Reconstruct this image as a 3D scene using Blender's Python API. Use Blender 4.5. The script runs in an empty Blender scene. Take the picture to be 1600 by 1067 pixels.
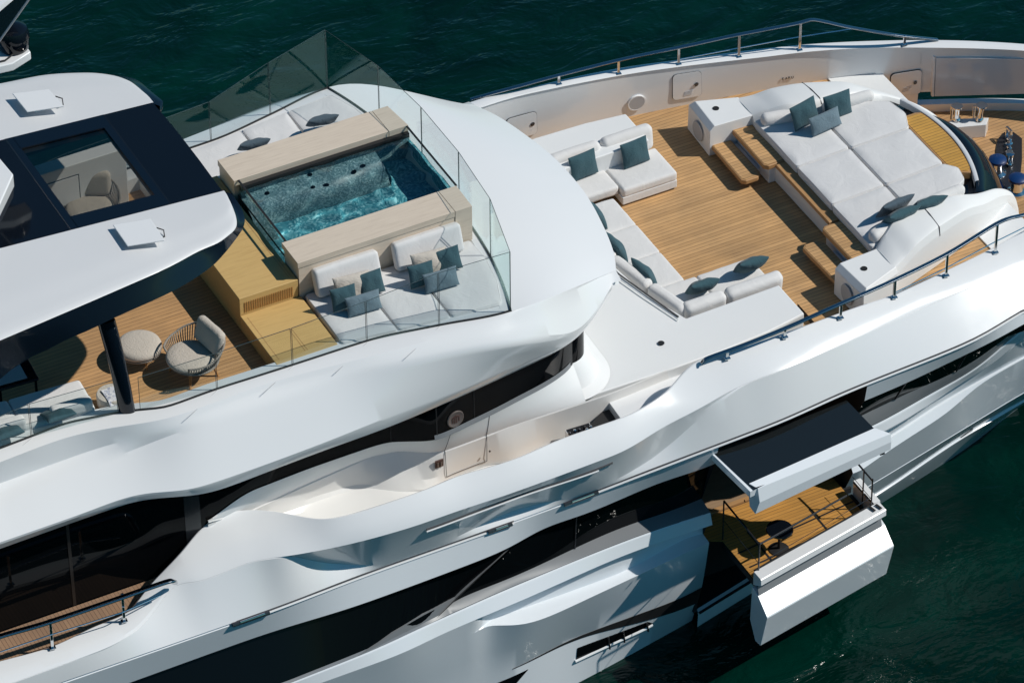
import bpy, bmesh, math, random
import numpy as np
from mathutils import Vector, Matrix, Euler
random.seed(7); np.random.seed(7)
SC = bpy.context.scene; COL = SC.collection
R = math.radians

# ------------------------------------------------------------------ camera
FPX = 7400.0; PITCH = R(40.1); YAW = R(27.3); ROLL = R(-0.48); DIST = 92.5
_fw = np.array([math.sin(YAW)*math.cos(PITCH), math.cos(YAW)*math.cos(PITCH), -math.sin(PITCH)])
_rt = np.array([math.cos(YAW), -math.sin(YAW), 0.0]); _up = np.cross(_rt, _fw)
_c, _s = math.cos(ROLL), math.sin(ROLL)
_rt, _up = _c*_rt + _s*_up, -_s*_rt + _c*_up
CAM = -_fw*DIST - np.array([0, 0.8, 0])
cd = bpy.data.cameras.new('camera'); cam = bpy.data.objects.new('camera', cd); COL.objects.link(cam)
cd.sensor_width = 36; cd.sensor_fit = 'HORIZONTAL'; cd.lens = 36*FPX/1600; cd.clip_start = 1; cd.clip_end = 3000
cam.matrix_world = Matrix(((_rt[0], _up[0], -_fw[0], CAM[0]), (_rt[1], _up[1], -_fw[1], CAM[1]), (_rt[2], _up[2], -_fw[2], CAM[2]), (0, 0, 0, 1)))
SC.camera = cam

# ------------------------------------------------------------------ light
SUNV = Vector((0.63, -0.326, 0.705)).normalized()
w = bpy.data.worlds.new('World'); SC.world = w; w.use_nodes = True
nt = w.node_tree; bg = nt.nodes['Background']
sky = nt.nodes.new('ShaderNodeTexSky'); sky.sky_type = 'NISHITA'; sky.sun_disc = False
sky.sun_elevation = math.asin(SUNV.z); sky.sun_rotation = math.atan2(SUNV.x, SUNV.y)
sky.air_density = 1.0; sky.dust_density = 0.3; sky.ozone_density = 2.0
tint = nt.nodes.new('ShaderNodeMix'); tint.data_type = 'RGBA'; tint.blend_type = 'MULTIPLY'; tint.inputs[0].default_value = 1; tint.inputs[7].default_value = (.40, 1.0, 1.18, 1)
nt.links.new(sky.outputs[0], tint.inputs[6]); nt.links.new(tint.outputs[2], bg.inputs[0]); bg.inputs[1].default_value = 0.05
sd = bpy.data.lights.new('sun', 'SUN'); sd.energy = 3.85; sd.angle = R(0.53); sd.color = (1.0, 0.965, 0.90)
so = bpy.data.objects.new('sun', sd); COL.objects.link(so)
so.rotation_euler = SUNV.to_track_quat('Z', 'Y').to_euler(); so.location = (20, -10, 40)
SC.view_settings.view_transform = 'Standard'; SC.view_settings.look = 'None'
SC.view_settings.exposure = 0.0; SC.view_settings.gamma = 1.0
SC.cycles.max_bounces = 10; SC.cycles.transparent_max_bounces = 24; SC.cycles.caustics_reflective = False
SC.cycles.sample_clamp_indirect = 4.0; SC.cycles.sample_clamp_direct = 2.5

# ------------------------------------------------------------------ helpers
def at(px, py, z):
    """world point at height z seen at a point of the 1600 px photograph"""
    d = _fw + _rt*(px-800)/FPX - _up*(py-533.5)/FPX
    return CAM + d*((z-CAM[2])/d[2])

def pchip(x, y):
    x = np.asarray(x, float); y = np.asarray(y, float)
    h = np.diff(x); d = np.diff(y)/h; m = np.zeros(len(x))
    m[0] = d[0]; m[-1] = d[-1]
    for i in range(1, len(x)-1):
        if d[i-1]*d[i] > 0:
            w1, w2 = 2*h[i]+h[i-1], h[i]+2*h[i-1]
            m[i] = (w1+w2)/(w1/d[i-1]+w2/d[i])
    def f(t):
        t = np.clip(t, x[0], x[-1]); i = np.clip(np.searchsorted(x, t)-1, 0, len(x)-2)
        s = (t-x[i])/h[i]
        return ((1+2*s)*(1-s)**2*y[i] + s*(1-s)**2*h[i]*m[i] + s*s*(3-2*s)*y[i+1] + s*s*(s-1)*h[i]*m[i+1])
    return f

class Rail:
    """a hull line: y and z as smooth functions of x, from traced points"""
    def __init__(self, pts, world=False, sm=.3):
        p = np.array([q if world else at(*q) for q in pts]); p = p[np.argsort(p[:, 0])]
        keep = [0]
        for i in range(1, len(p)):
            if p[i, 0]-p[keep[-1], 0] > 1e-3: keep.append(i)
        p = p[keep]; self.x0, self.x1 = p[0, 0], p[-1, 0]
        self.fy = pchip(p[:, 0], p[:, 1]); self.fz = pchip(p[:, 0], p[:, 2])
        if sm:                                   # fair the line: gaussian smoothing along x
            X = np.arange(p[0, 0], p[-1, 0]+.05, .05); k = int(3*sm/.05); g = np.exp(-.5*(np.arange(-k, k+1)*.05/sm)**2); g /= g.sum()
            out = []
            for f in (self.fy, self.fz):
                v = f(X); a = 2*v[0]-v[1:k+1][::-1]; b = 2*v[-1]-v[-k-1:-1][::-1]
                out.append(np.convolve(np.concatenate([a, v, b]), g, 'valid'))
            self.fy = pchip(X, out[0]); self.fz = pchip(X, out[1])
    def __call__(self, x, dy=0, dz=0):
        return (float(x), float(self.fy(x))+dy, float(self.fz(x))+dz)

class M:
    """collects vertices and faces of one mesh"""
    def __init__(s): s.v = []; s.f = []; s.mi = []
    def add(s, v, f, m=0):
        o = len(s.v); s.v += [tuple(map(float, q)) for q in v]; s.f += [tuple(i+o for i in q) for q in f]; s.mi += [m]*len(f); return s
    def box(s, c, d, m=0, rz=0, ry=0, rx=0):
        mt = Matrix.Translation(c) @ Euler((rx, ry, rz)).to_matrix().to_4x4()
        v = [mt @ Vector((x*d[0]/2, y*d[1]/2, z*d[2]/2)) for x in (-1, 1) for y in (-1, 1) for z in (-1, 1)]
        return s.add(v, [(0, 1, 3, 2), (4, 6, 7, 5), (0, 4, 5, 1), (2, 3, 7, 6), (0, 2, 6, 4), (1, 5, 7, 3)], m)
    def b2(s, x0, x1, y0, y1, z0, z1, m=0):
        return s.box(((x0+x1)/2, (y0+y1)/2, (z0+z1)/2), (abs(x1-x0), abs(y1-y0), abs(z1-z0)), m)
    def prism(s, poly, z0, z1, m=0):
        n = len(poly)
        g0 = [(p[0], p[1], z0 if not callable(z0) else z0(p[0], p[1])) for p in poly]
        g1 = [(p[0], p[1], z1 if not callable(z1) else z1(p[0], p[1])) for p in poly]
        return s.add(g0+g1, [tuple(range(n-1, -1, -1)), tuple(range(n, 2*n))] + [(i, (i+1) % n, n+(i+1) % n, n+i) for i in range(n)], m)
    def grid(s, rows, m=0, close=False, flip=False):
        n = len(rows[0]); v = [q for r in rows for q in r]; f = []
        for i in range(len(rows)-1):
            for j in range(n if close else n-1):
                a = i*n+j; b = i*n+(j+1) % n; q = (a, b, b+n, a+n)
                f.append(q[::-1] if flip else q)
        return s.add(v, f, m)
    def tube(s, pts, r, seg=8, m=0, caps=True):
        pts = [Vector(p) for p in pts]; rings = []
        for i, p in enumerate(pts):
            t = ((pts[min(i+1, len(pts)-1)]-pts[max(i-1, 0)])).normalized()
            a = t.cross(Vector((0, 0, 1)));
            if a.length < 1e-3: a = t.cross(Vector((1, 0, 0)))
            a.normalize(); b = a.cross(t); rr = r[i] if hasattr(r, '__len__') else r
            rings.append([p+(a*math.cos(k*2*math.pi/seg)+b*math.sin(k*2*math.pi/seg))*rr for k in range(seg)])
        s.grid(rings, m, close=True)
        if caps:
            s.add(rings[0], [tuple(range(seg))], m); s.add(rings[-1], [tuple(range(seg))[::-1]], m)
        return s
    def lathe(s, prof, c=(0, 0, 0), seg=24, m=0, sx=1, sy=1):
        rows = [[(c[0]+r*sx*math.cos(k*2*math.pi/seg), c[1]+r*sy*math.sin(k*2*math.pi/seg), c[2]+z) for k in range(seg)] for r, z in prof]
        s.grid(rows, m, close=True)
        if prof[0][0] > 1e-4: s.add(rows[0], [tuple(range(seg))[::-1]], m)
        if prof[-1][0] > 1e-4: s.add(rows[-1], [tuple(range(seg))], m)
        return s
    def xform(s, mt):
        s.v = [tuple(mt @ Vector(q)) for q in s.v]; return s
    def mirror(s):
        n = len(s.v); s.v += [(x, -y, z) for x, y, z in s.v]
        s.f += [tuple(i+n for i in q)[::-1] for q in s.f]; s.mi += list(s.mi); return s

def obj(name, m, mats, parent=None, ang=35, bevel=0, seg=2, label=None, sub=0):
    me = bpy.data.meshes.new(name)
    me.from_pydata(m.v, [], m.f)
    if not isinstance(mats, (list, tuple)): mats = [mats]
    for k in mats: me.materials.append(k)
    me.polygons.foreach_set('material_index', m.mi)
    bm = bmesh.new(); bm.from_mesh(me)
    bmesh.ops.remove_doubles(bm, verts=bm.verts, dist=2e-4)
    bmesh.ops.recalc_face_normals(bm, faces=bm.faces)
    bm.to_mesh(me); bm.free()
    me.polygons.foreach_set('use_smooth', [True]*len(me.polygons))
    me.set_sharp_from_angle(angle=R(ang)); me.update()
    o = bpy.data.objects.new(name, me); COL.objects.link(o)
    if bevel:
        b = o.modifiers.new('bevel', 'BEVEL'); b.width = bevel; b.segments = seg; b.limit_method = 'ANGLE'; b.angle_limit = R(40)
        b.harden_normals = True
    if sub:
        b = o.modifiers.new('sub', 'SUBSURF'); b.levels = sub; b.render_levels = sub
    if parent is not None:
        o.parent = parent
        if parent.name == 'motor_yacht': o.matrix_parent_inverse = Matrix.Translation((0, 0, 4.95))
    if label: o['label'] = label
    return o
def tag(o, label, cat, group=None, kind=None):
    if label: o['label'] = label
    if cat: o['category'] = cat
    if group: o['group'] = group
    if kind: o['kind'] = kind
    return o
def thing(name, label, cat, loc=(0, 0, 0), rz=0, group=None):
    o = bpy.data.objects.new(name, None); COL.objects.link(o); o.empty_display_size = .2
    o.location = loc; o.rotation_euler = (0, 0, rz)
    return tag(o, label, cat, group)
def dup(root, loc, rz, label, group=None):
    r = root.copy(); COL.objects.link(r); r.location = loc; r.rotation_euler = (0, 0, rz); r['label'] = label
    if group: r['group'] = group
    for ch in list(root.children):
        c = ch.copy(); COL.objects.link(c); c.parent = r; c.matrix_parent_inverse = ch.matrix_parent_inverse.copy()
        for g in list(ch.children):
            d = g.copy(); COL.objects.link(d); d.parent = c; d.matrix_parent_inverse = g.matrix_parent_inverse.copy()
    return r

def softbox(dx, dy, dz, r, puff=0.0, n=12, wr=0.0, seed=0):
    """upholstered block: rounded edges, slightly swollen faces, small creases; base at z=0"""
    rng = np.random.RandomState(seed); ph = rng.rand(8)*6.28; fr = rng.rand(8)*3+1.5
    h = np.array([dx/2, dy/2, dz/2]); r = min(r, *(h*0.98))
    def axis(hh):
        k = [-hh, -hh+r*.15, -hh+r*.4, -hh+r*.7, -hh+r]; mid = list(np.linspace(-hh+r, hh-r, n))[1:-1]
        return k+mid+[-q for q in k[::-1]]
    m = M(); ax = [axis(q) for q in h]
    def mp(p):
        p = np.array(p, float); q = np.clip(p, -(h-r), h-r); d = p-q; L = np.linalg.norm(d)
        if L > 1e-9: p = q+d/L*r
        u = p/h
        if puff:
            p = p+np.array([0, 0, puff*max(0, 1-u[0]**2)**.6*max(0, 1-u[1]**2)**.6*(1 if u[2] > 0 else 0)])
            p[0] += math.copysign(puff*.5*max(0, 1-u[1]**2)*max(0, 1-u[2]**2), u[0])*abs(u[0])**4
            p[1] += math.copysign(puff*.5*max(0, 1-u[0]**2)*max(0, 1-u[2]**2), u[1])*abs(u[1])**4
        if wr:
            g = sum(math.sin(fr[k]*2.2*(p[0]*math.cos(ph[k])+p[1]*math.sin(ph[k]))*3+ph[(k+3) % 8]) for k in range(5))/5
            p = p+u*wr*g
        return (p[0], p[1], p[2]+h[2])
    for a, b, c in ((0, 1, 2), (1, 2, 0), (2, 0, 1)):
        for sgn in (-1, 1):
            rows = []
            for s_ in ax[a]:
                row = []
                for t_ in ax[b]:
                    p = [0, 0, 0]; p[a] = s_; p[b] = t_; p[c] = sgn*h[c]; row.append(mp(p))
                rows.append(row)
            m.grid(rows, flip=sgn < 0)
    return m

def pillow_mesh(w_, h_, t_, n=18, seed=0):
    rng = np.random.RandomState(seed); ph = rng.rand(6)*6.28
    m = M()
    for sg in (1, -1):
        rows = []
        for i in range(n+1):
            row = []
            for j in range(n+1):
                u = -math.cos(math.pi*i/n); v = -math.cos(math.pi*j/n)
                x = u*w_/2*(1-.055*(1-v*v)); y = v*h_/2*(1-.055*(1-u*u))
                e = max(0, (1-u*u))*max(0, (1-v*v))
                z = t_/2*e**.42*(1+.10*math.sin(3*u+ph[0])*math.sin(2.5*v+ph[1]))
                z += .010*math.sin(7*u*v+4*u+ph[2])*e
                row.append((x, y, sg*z))
            rows.append(row)
        m.grid(rows, flip=sg < 0)
    return m

# ------------------------------------------------------------------ materials
def new_mat(name):
    m = bpy.data.materials.new(name); m.use_nodes = True; n = m.node_tree
    b = n.nodes['Principled BSDF']; return m, n, b
def N(n, t, **k):
    x = n.nodes.new(t)
    for a, v in k.items(): setattr(x, a, v)
    return x
def mix(n, fac, a, b):
    x = N(n, 'ShaderNodeMix', data_type='RGBA')
    for s_, v in ((0, fac), (6, a), (7, b)):
        if hasattr(v, 'links'): n.links.new(v, x.inputs[s_])
        elif isinstance(v, (int, float)): x.inputs[s_].default_value = v
        else: x.inputs[s_].default_value = (*v, 1)
    return x.outputs[2]
def noise(n, scale, detail=3, rough=.5, vec=None, dist=0):
    x = N(n, 'ShaderNodeTexNoise'); x.inputs['Scale'].default_value = scale; x.inputs['Detail'].default_value = detail
    x.inputs['Roughness'].default_value = rough; x.inputs['Distortion'].default_value = dist
    if vec is None: vec = N(n, 'ShaderNodeTexCoord').outputs['Object']
    n.links.new(vec, x.inputs['Vector']); return x.outputs[0]
def mapping(n, scale=(1, 1, 1), rot=(0, 0, 0), loc=(0, 0, 0)):
    tc = N(n, 'ShaderNodeTexCoord'); mp = N(n, 'ShaderNodeMapping'); mp.inputs['Scale'].default_value = scale
    mp.inputs['Rotation'].default_value = rot; mp.inputs['Location'].default_value = loc
    n.links.new(tc.outputs['Object'], mp.inputs['Vector']); return mp.outputs[0]
def ramp(n, f, stops):
    x = N(n, 'ShaderNodeValToRGB'); e = x.color_ramp.elements
    while len(e) < len(stops): e.new(.5)
    for k, (p, c) in enumerate(stops): e[k].position = p; e[k].color = (*c, 1)
    n.links.new(f, x.inputs[0]); return x.outputs[0]
def bump(n, b, h, strength=.2, dist=.01):
    x = N(n, 'ShaderNodeBump'); x.inputs['Strength'].default_value = strength; x.inputs['Distance'].default_value = dist
    n.links.new(h, x.inputs['Height']); n.links.new(x.outputs[0], b.inputs['Normal']); return x

def mat_gel(name, col, rough=.22, coat=.35):
    m, n, b = new_mat(name)
    c = mix(n, noise(n, .6, 4), tuple(k*.965 for k in col), col)
    n.links.new(c, b.inputs['Base Color'])
    r_ = N(n, 'ShaderNodeMapRange'); n.links.new(noise(n, 2.2, 5, .6), r_.inputs[0])
    r_.inputs[3].default_value = rough*.75; r_.inputs[4].default_value = rough*1.35; n.links.new(r_.outputs[0], b.inputs['Roughness'])
    b.inputs['Coat Weight'].default_value = coat; b.inputs['Coat Roughness'].default_value = .04
    bump(n, b, noise(n, 1.1, 2), .25, .004)
    return m
GEL = mat_gel('gelcoat_white', (.77, .775, .78), .17, .6)
ROOFG = mat_gel('gelcoat_roof', (.62, .625, .635), .45, .05)
GELM = mat_gel('gelcoat_deck_white', (.77, .775, .77), .5, .0)
HULLM = mat_gel('hull_paint', (.74, .77, .80), .16, .6)
CREAM = mat_gel('gelcoat_inner', (.74, .73, .71), .35, .15)
SLATE = mat_gel('sill_grey', (.20, .21, .22), .3, .2)

def mat_plain(name, col, rough=.5, metal=0, coat=0, spec=.5):
    m, n, b = new_mat(name); b.inputs['Base Color'].default_value = (*col, 1); b.inputs['Roughness'].default_value = rough
    b.inputs['Metallic'].default_value = metal; b.inputs['Coat Weight'].default_value = coat; b.inputs['Specular IOR Level'].default_value = spec
    return m
CHROME = mat_plain('polished_steel', (.78, .78, .77), .07, 1)
RAILM = mat_plain('rail_steel', (.40, .41, .43), .09, 1)
STEELD = mat_plain('dark_steel', (.10, .10, .11), .25, .8)
BLACKG = mat_plain('black_gloss', (.004, .006, .010), .06, 0, .15, .35)
BLACKW = mat_plain('dark_window_glass', (.0025, .0032, .004), .03, 0, 0, .16)
NAVYG = mat_plain('black_lacquer', (.004, .008, .015), .10, 0, .2, .35)
RUBBER = mat_plain('black_rubber', (.012, .012, .013), .6)
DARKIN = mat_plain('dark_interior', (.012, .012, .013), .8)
GREYM = mat_plain('grey_mesh', (.42, .42, .43), .8)
CAULK = mat_plain('dark_joint', (.06, .06, .065), .7)
BLUEC = mat_plain('blue_cover', (.006, .035, .13), .35, 0, .3)
BROWNP = mat_plain('brown_plate', (.07, .035, .03), .4)
PEWTER = mat_plain('pewter_disc', (.17, .14, .13), .35, .3)

def mat_teak(name, light, dark, row=.095, ang=0, joint=(.07, .04, .025), rough=.62):
    m, n, b = new_mat(name); v = mapping(n, (1, 1, 1), (0, 0, ang))
    br = N(n, 'ShaderNodeTexBrick'); n.links.new(v, br.inputs['Vector'])
    br.offset = .37; br.inputs['Scale'].default_value = 1; br.inputs['Mortar Size'].default_value = .0065
    br.inputs['Mortar Smooth'].default_value = .1; br.inputs['Brick Width'].default_value = 60; br.inputs['Row Height'].default_value = row
    br.inputs['Color1'].default_value = (*light, 1); br.inputs['Color2'].default_value = (*dark, 1); br.inputs['Mortar'].default_value = (*joint, 1)
    v2 = mapping(n, (2.0, 45, 10), (0, 0, ang)); g = noise(n, 1.5, 5, .65, v2)
    c = mix(n, ramp(n, g, [(.3, (.0, .0, .0)), (.75, (1, 1, 1))]), br.outputs['Color'], tuple(k*.72 for k in light))
    mm = N(n, 'ShaderNodeMix', data_type='RGBA', blend_type='MULTIPLY'); mm.inputs[0].default_value = 1
    n.links.new(c, mm.inputs[6]); st = ramp(n, noise(n, .9, 4, .6), [(.3, (.76, .77, .80)), (.7, (1.08, 1.05, 1.0))]); n.links.new(st, mm.inputs[7])
    n.links.new(mm.outputs[2], b.inputs['Base Color']); b.inputs['Roughness'].default_value = rough
    bump(n, b, br.outputs['Fac'], -.3, .004)
    return m
TEAK = mat_teak('teak_deck', (.70, .42, .19), (.48, .28, .12))
TEAKU = mat_teak('teak_upper_deck', (.66, .385, .175), (.46, .26, .11))
TEAKY = mat_teak('golden_teak', (.62, .31, .07), (.52, .25, .05), .085)
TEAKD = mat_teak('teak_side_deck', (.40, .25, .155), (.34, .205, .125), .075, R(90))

def mat_wood(name, a, c_, scale=(1.2, 16, 16), rough=.5):
    m, n, b = new_mat(name); v = mapping(n, scale)
    g = noise(n, 1.6, 6, .6, v, .6)
    n.links.new(ramp(n, g, [(.25, c_), (.5, a), (.8, tuple(k*1.08 for k in a))]), b.inputs['Base Color']); b.inputs['Roughness'].default_value = rough
    bump(n, b, g, .08, .003); return m
OAKY = mat_wood('golden_oak', (.58, .385, .15), (.49, .31, .115))
TRAV = mat_wood('pale_oak_coping', (.64, .54, .435), (.55, .455, .36))
TEAKT = mat_wood('teak_trim', (.42, .235, .10), (.33, .175, .07))
LEGW = mat_wood('oiled_wood', (.45, .22, .07), (.35, .16, .05))

def mat_fabric(name, col, fine=380, fold=.25, foldscale=5):
    m, n, b = new_mat(name)
    c = mix(n, noise(n, 3, 4, .6), tuple(k*.94 for k in col), tuple(min(1, k*1.05) for k in col))
    c2 = mix(n, noise(n, fine, 2, .5), c, tuple(k*.82 for k in col))
    n.links.new(c2, b.inputs['Base Color']); b.inputs['Roughness'].default_value = .95; b.inputs['Specular IOR Level'].default_value = .15
    b.inputs['Sheen Weight'].default_value = .15
    ad = N(n, 'ShaderNodeMath', operation='ADD'); n.links.new(noise(n, foldscale, 4, .55, None, 1.2), ad.inputs[0])
    ml = N(n, 'ShaderNodeMath', operation='MULTIPLY'); ml.inputs[1].default_value = .05; n.links.new(noise(n, fine, 1), ml.inputs[0]); n.links.new(ml.outputs[0], ad.inputs[1])
    bump(n, b, ad.outputs[0], fold, .03); return m
WFAB = mat_fabric('white_canvas', (.75, .735, .72), 380, .35, 4)
WFAB2 = mat_fabric('white_quilt', (.735, .725, .72), 300, .35, 3.2)
TEAL = mat_fabric('teal_linen', (.050, .108, .130), 260, .5, 9)
BLUEG = mat_fabric('grey_blue_linen', (.16, .225, .265), 260, .5, 9)
SLATEF = mat_fabric('slate_linen', (.085, .12, .15), 260, .5, 9)
SAND = mat_fabric('cream_linen', (.62, .56, .49), 260, .6, 9)
BOUC = mat_fabric('oatmeal_boucle', (.57, .51, .44), 120, .5, 20)
TAUPE = mat_fabric('taupe_rope', (.30, .27, .235), 200, .6, 30)

def mat_glass(name, tint, refl=1.0):
    m = bpy.data.materials.new(name); m.use_nodes = True; n = m.node_tree
    n.nodes.remove(n.nodes['Principled BSDF']); out = n.nodes['Material Output']
    t = N(n, 'ShaderNodeBsdfTransparent'); t.inputs[0].default_value = (*tint, 1)
    g = N(n, 'ShaderNodeBsdfGlossy'); g.inputs['Roughness'].default_value = 0.0; g.inputs[0].default_value = (.74, 1, .93, 1)
    fr = N(n, 'ShaderNodeFresnel'); ge = N(n, 'ShaderNodeNewGeometry')
    io = N(n, 'ShaderNodeMath', operation='MULTIPLY_ADD'); io.inputs[1].default_value = 1/1.5-1.5; io.inputs[2].default_value = 1.5
    n.links.new(ge.outputs['Backfacing'], io.inputs[0]); n.links.new(io.outputs[0], fr.inputs[0])
    ml = N(n, 'ShaderNodeMath', operation='MULTIPLY'); ml.inputs[1].default_value = refl; n.links.new(fr.outputs[0], ml.inputs[0])
    mx = N(n, 'ShaderNodeMixShader'); n.links.new(ml.outputs[0], mx.inputs[0]); n.links.new(t.outputs[0], mx.inputs[1]); n.links.new(g.outputs[0], mx.inputs[2])
    n.links.new(mx.outputs[0], out.inputs[0]); return m
GLASS = mat_glass('clear_screen_glass', (.965, .985, .985), .62)
SKYGL = mat_glass('smoked_glass', (.62, .62, .60), 1.0)

def mat_sea():
    m, n, b = new_mat('sea_water')
    v = mapping(n, (1, 1.7, 1), (0, 0, R(18)))
    big = noise(n, .22, 4, .6, v, .6)
    c = ramp(n, big, [(.30, (.0002, .0080, .0058)), (.52, (.0003, .0150, .0105)), (.72, (.0005, .0240, .0165))])
    n.links.new(c, b.inputs['Base Color']); b.inputs['Roughness'].default_value = .06; b.inputs['IOR'].default_value = 1.33
    b.inputs['Specular IOR Level'].default_value = .5
    a1 = noise(n, .55, 4, .55, v, .5); a2 = noise(n, 2.0, 3, .55, v, .8)
    ad = N(n, 'ShaderNodeMath', operation='MULTIPLY_ADD'); ad.inputs[1].default_value = .11
    n.links.new(a2, ad.inputs[0]); n.links.new(a1, ad.inputs[2])
    bump(n, b, ad.outputs[0], .5, .45)
    return m
SEA = mat_sea()
def mat_poolwater():
    m, n, b = new_mat('pool_water'); b.inputs['Base Color'].default_value = (.80, .97, .98, 1); b.inputs['Roughness'].default_value = 0
    b.inputs['IOR'].default_value = 1.33; b.inputs['Transmission Weight'].default_value = 1; return m
POOLW = mat_poolwater()
def mat_mosaic(name, a, b_, c_, scale=26):
    m, n, b = new_mat(name); v = N(n, 'ShaderNodeTexVoronoi'); v.inputs['Scale'].default_value = scale
    n.links.new(N(n, 'ShaderNodeTexCoord').outputs['Object'], v.inputs['Vector'])
    c = ramp(n, v.outputs['Color'], [(.2, a), (.55, b_), (.9, c_)])
    n.links.new(c, b.inputs['Base Color']); b.inputs['Roughness'].default_value = .25; return m
MOSA = mat_mosaic('teal_mosaic', (.045, .215, .27), (.11, .37, .43), (.34, .62, .66))
MOSG = mat_mosaic('grey_mosaic', (.10, .19, .215), (.165, .28, .305), (.36, .50, .52), 34)

# ------------------------------------------------------------------ setting: the sea
sea = obj('sea_water', M().add([(-700, -700, -5.3), (700, -700, -5.3), (700, 700, -5.3), (-700, 700, -5.3)], [(0, 1, 2, 3)]), SEA)
tag(sea, None, None, kind='structure')

# ------------------------------------------------------------------ the yacht: hull lines
YACHT = thing('motor_yacht', 'large white motor yacht with teak decks, plunge pool and a fold-down side balcony', 'yacht', (0, 0, -4.95))
rA = Rail([(0, 702, 3.65), (50, 683, 3.65), (100, 664, 3.65), (150, 653, 3.65), (185, 646, 3.65), (220, 641.5, 3.65), (265, 636, 3.65), (340, 609, 3.65), (400, 590, 3.65), (458, 571.5, 3.65), (574, 534, 3.65), (687, 509.5, 3.65), (799, 487, 3.65), (962, 423, 2.88)], sm=0.12)
rS1 = Rail([(0, 722, 3.6), (100, 684, 3.6), (175, 668, 3.61), (270, 652, 3.62), (400, 605, 3.62), (600, 551, 3.62), (799, 495, 3.6), (955, 425, 2.9)])
rR1 = Rail([(0, 755, 3.08), (140, 704, 3.22), (270, 667, 3.48), (400, 617, 3.52), (525, 582, 3.52), (632, 560, 3.50), (725, 541, 3.46), (800, 528, 3.36), (882, 523, 2.84), (905, 517.5, 2.60), (935, 483, 2.69), (957, 440, 2.83)])
rR2 = Rail([(0, 784, 2.97), (200, 706, 3.14), (300, 668, 3.4), (400, 634, 3.42), (525, 594, 3.42), (632, 571, 3.4), (725, 552, 3.35), (800, 540, 3.24), (882, 528.5, 2.74), (905, 519.5, 2.57), (935, 484, 2.675), (957, 442, 2.82)])
rL1 = Rail([(0, 847, 2.66), (132, 801, 2.66), (175, 784, 2.68), (217, 771, 2.70), (262, 768, 2.66), (300, 765, 2.60), (400, 731, 2.58), (500, 694, 2.58), (600, 654, 2.58), (700, 616, 2.58), (800, 573, 2.56), (890, 537, 2.5), (905, 522, 2.54), (935, 485, 2.66), (955, 447, 2.8), (962, 423.5, 2.86)], sm=.28)
rL2 = Rail([(0, 857, 2.44), (160, 800, 2.42), (217, 781, 2.48), (292, 775, 2.40), (325, 771, 2.32), (400, 744, 2.28), (500, 706, 2.28), (600, 670, 2.26), (700, 628, 2.26), (800, 583, 2.24), (896, 535, 2.2), (930, 495, 2.4), (957, 447, 2.68)], sm=.28)
rW1 = Rail([(327, 812, 1.1), (400, 764, 1.48), (500, 726, 1.5), (575, 700, 1.5), (607, 691, 1.5), (630, 690, 1.45), (685, 686, 1.4), (742, 660, 1.4), (800, 631, 1.4), (887, 579, 1.35), (896, 566, 1.35)], sm=0.1)
rN = Rail([(330, 812.5, 1.12), (400, 793, .85), (525, 736, .85), (575, 715, .85), (615, 706, .8), (685, 706.5, .8), (695, 704, .8), (760, 680, .8), (800, 665, .8), (950, 615, .8), (1050, 575, .8), (1125, 549, .8), (1200, 519, .82), (1255, 490, .85)], sm=0.12)
rF1 = Rail([(333, 815, 1.05), (400, 806, .62), (435, 798, .5), (500, 773, .35), (555, 756, .3), (575, 756, .3), (637, 763, .25), (667, 766, .15), (700, 750, .08), (760, 726, .05), (800, 720.5, .05), (870, 688, .05), (950, 660, .1), (1100, 600, .1), (1250, 540, .1)], sm=0.15)
rF2 = Rail([(334, 816, 1.03), (400, 812, .6), (475, 799, .25), (560, 770, .22), (580, 769, .22), (637, 775, .2), (667, 770, .1), (700, 754, .05), (760, 730, .03), (800, 723, .03), (870, 691, .03), (950, 664, .05), (1100, 604, .05), (1250, 544, .05)], sm=0.15)
rOi = Rail([(0, 1034, .2), (80, 1012, .2), (160, 975, .22), (195, 962, .25), (235, 915, .45), (277, 872, .72), (330, 815, 1.0), (360, 801, 1.05), (400, 797, 1.05), (440, 801, 1.05), (482, 810, 1.05), (512, 812, 1.08), (560, 801, 1.12), (640, 775, 1.15), (670, 764, 1.15), (712, 746, 1.15), (800, 720, 1.15), (885, 684, 1.15), (972, 654, 1.15), (1025, 626, 1.17), (1050, 606, 1.2), (1071, 580, 1.28), (1097, 562, 1.33), (1150, 548, 1.33), (1256, 511, 1.27), (1339, 481, 1.17), (1382, 467, 1.1), (1467, 430, .98), (1560, 385, .87), (1600, 362, .82)], sm=0.15)
rOo = Rail([(17, 1067, .1), (100, 1037, .1), (160, 1015, .1), (207, 990, .12), (245, 950, .25), (277, 909, .5), (297, 911, .5), (400, 875, .65), (445, 869, .68), (537, 852, .7), (600, 836, .72), (662, 817, .72), (710, 800, .72), (800, 770, .72), (960, 711, .75), (1050, 660, .82), (1097, 636, .9), (1135, 614, .98), (1170, 597, 1.04), (1200, 586, 1.06), (1300, 545, .98), (1400, 500, .88), (1450, 477, .82), (1500, 456, .77), (1600, 409, .68)], sm=.16)
rQ = Rail([(17, 1068, .09), (100, 1038, .09), (207, 991, .11), (245, 951, .24), (277, 910, .49), (297, 912, .49), (400, 876, .64), (445, 870, .67), (492, 877, .2), (540, 881, -.13), (575, 884, -.22), (600, 880, -.24), (675, 855, -.26), (800, 799, -.25), (932, 764, -.17), (1012, 721, .02), (1045, 696, .2), (1087, 659, .58), (1125, 629, .85), (1170, 598, 1.03), (1200, 587, 1.05), (1300, 546, .97), (1400, 501, .87), (1500, 457, .76), (1600, 410, .67)], sm=.16)
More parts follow.
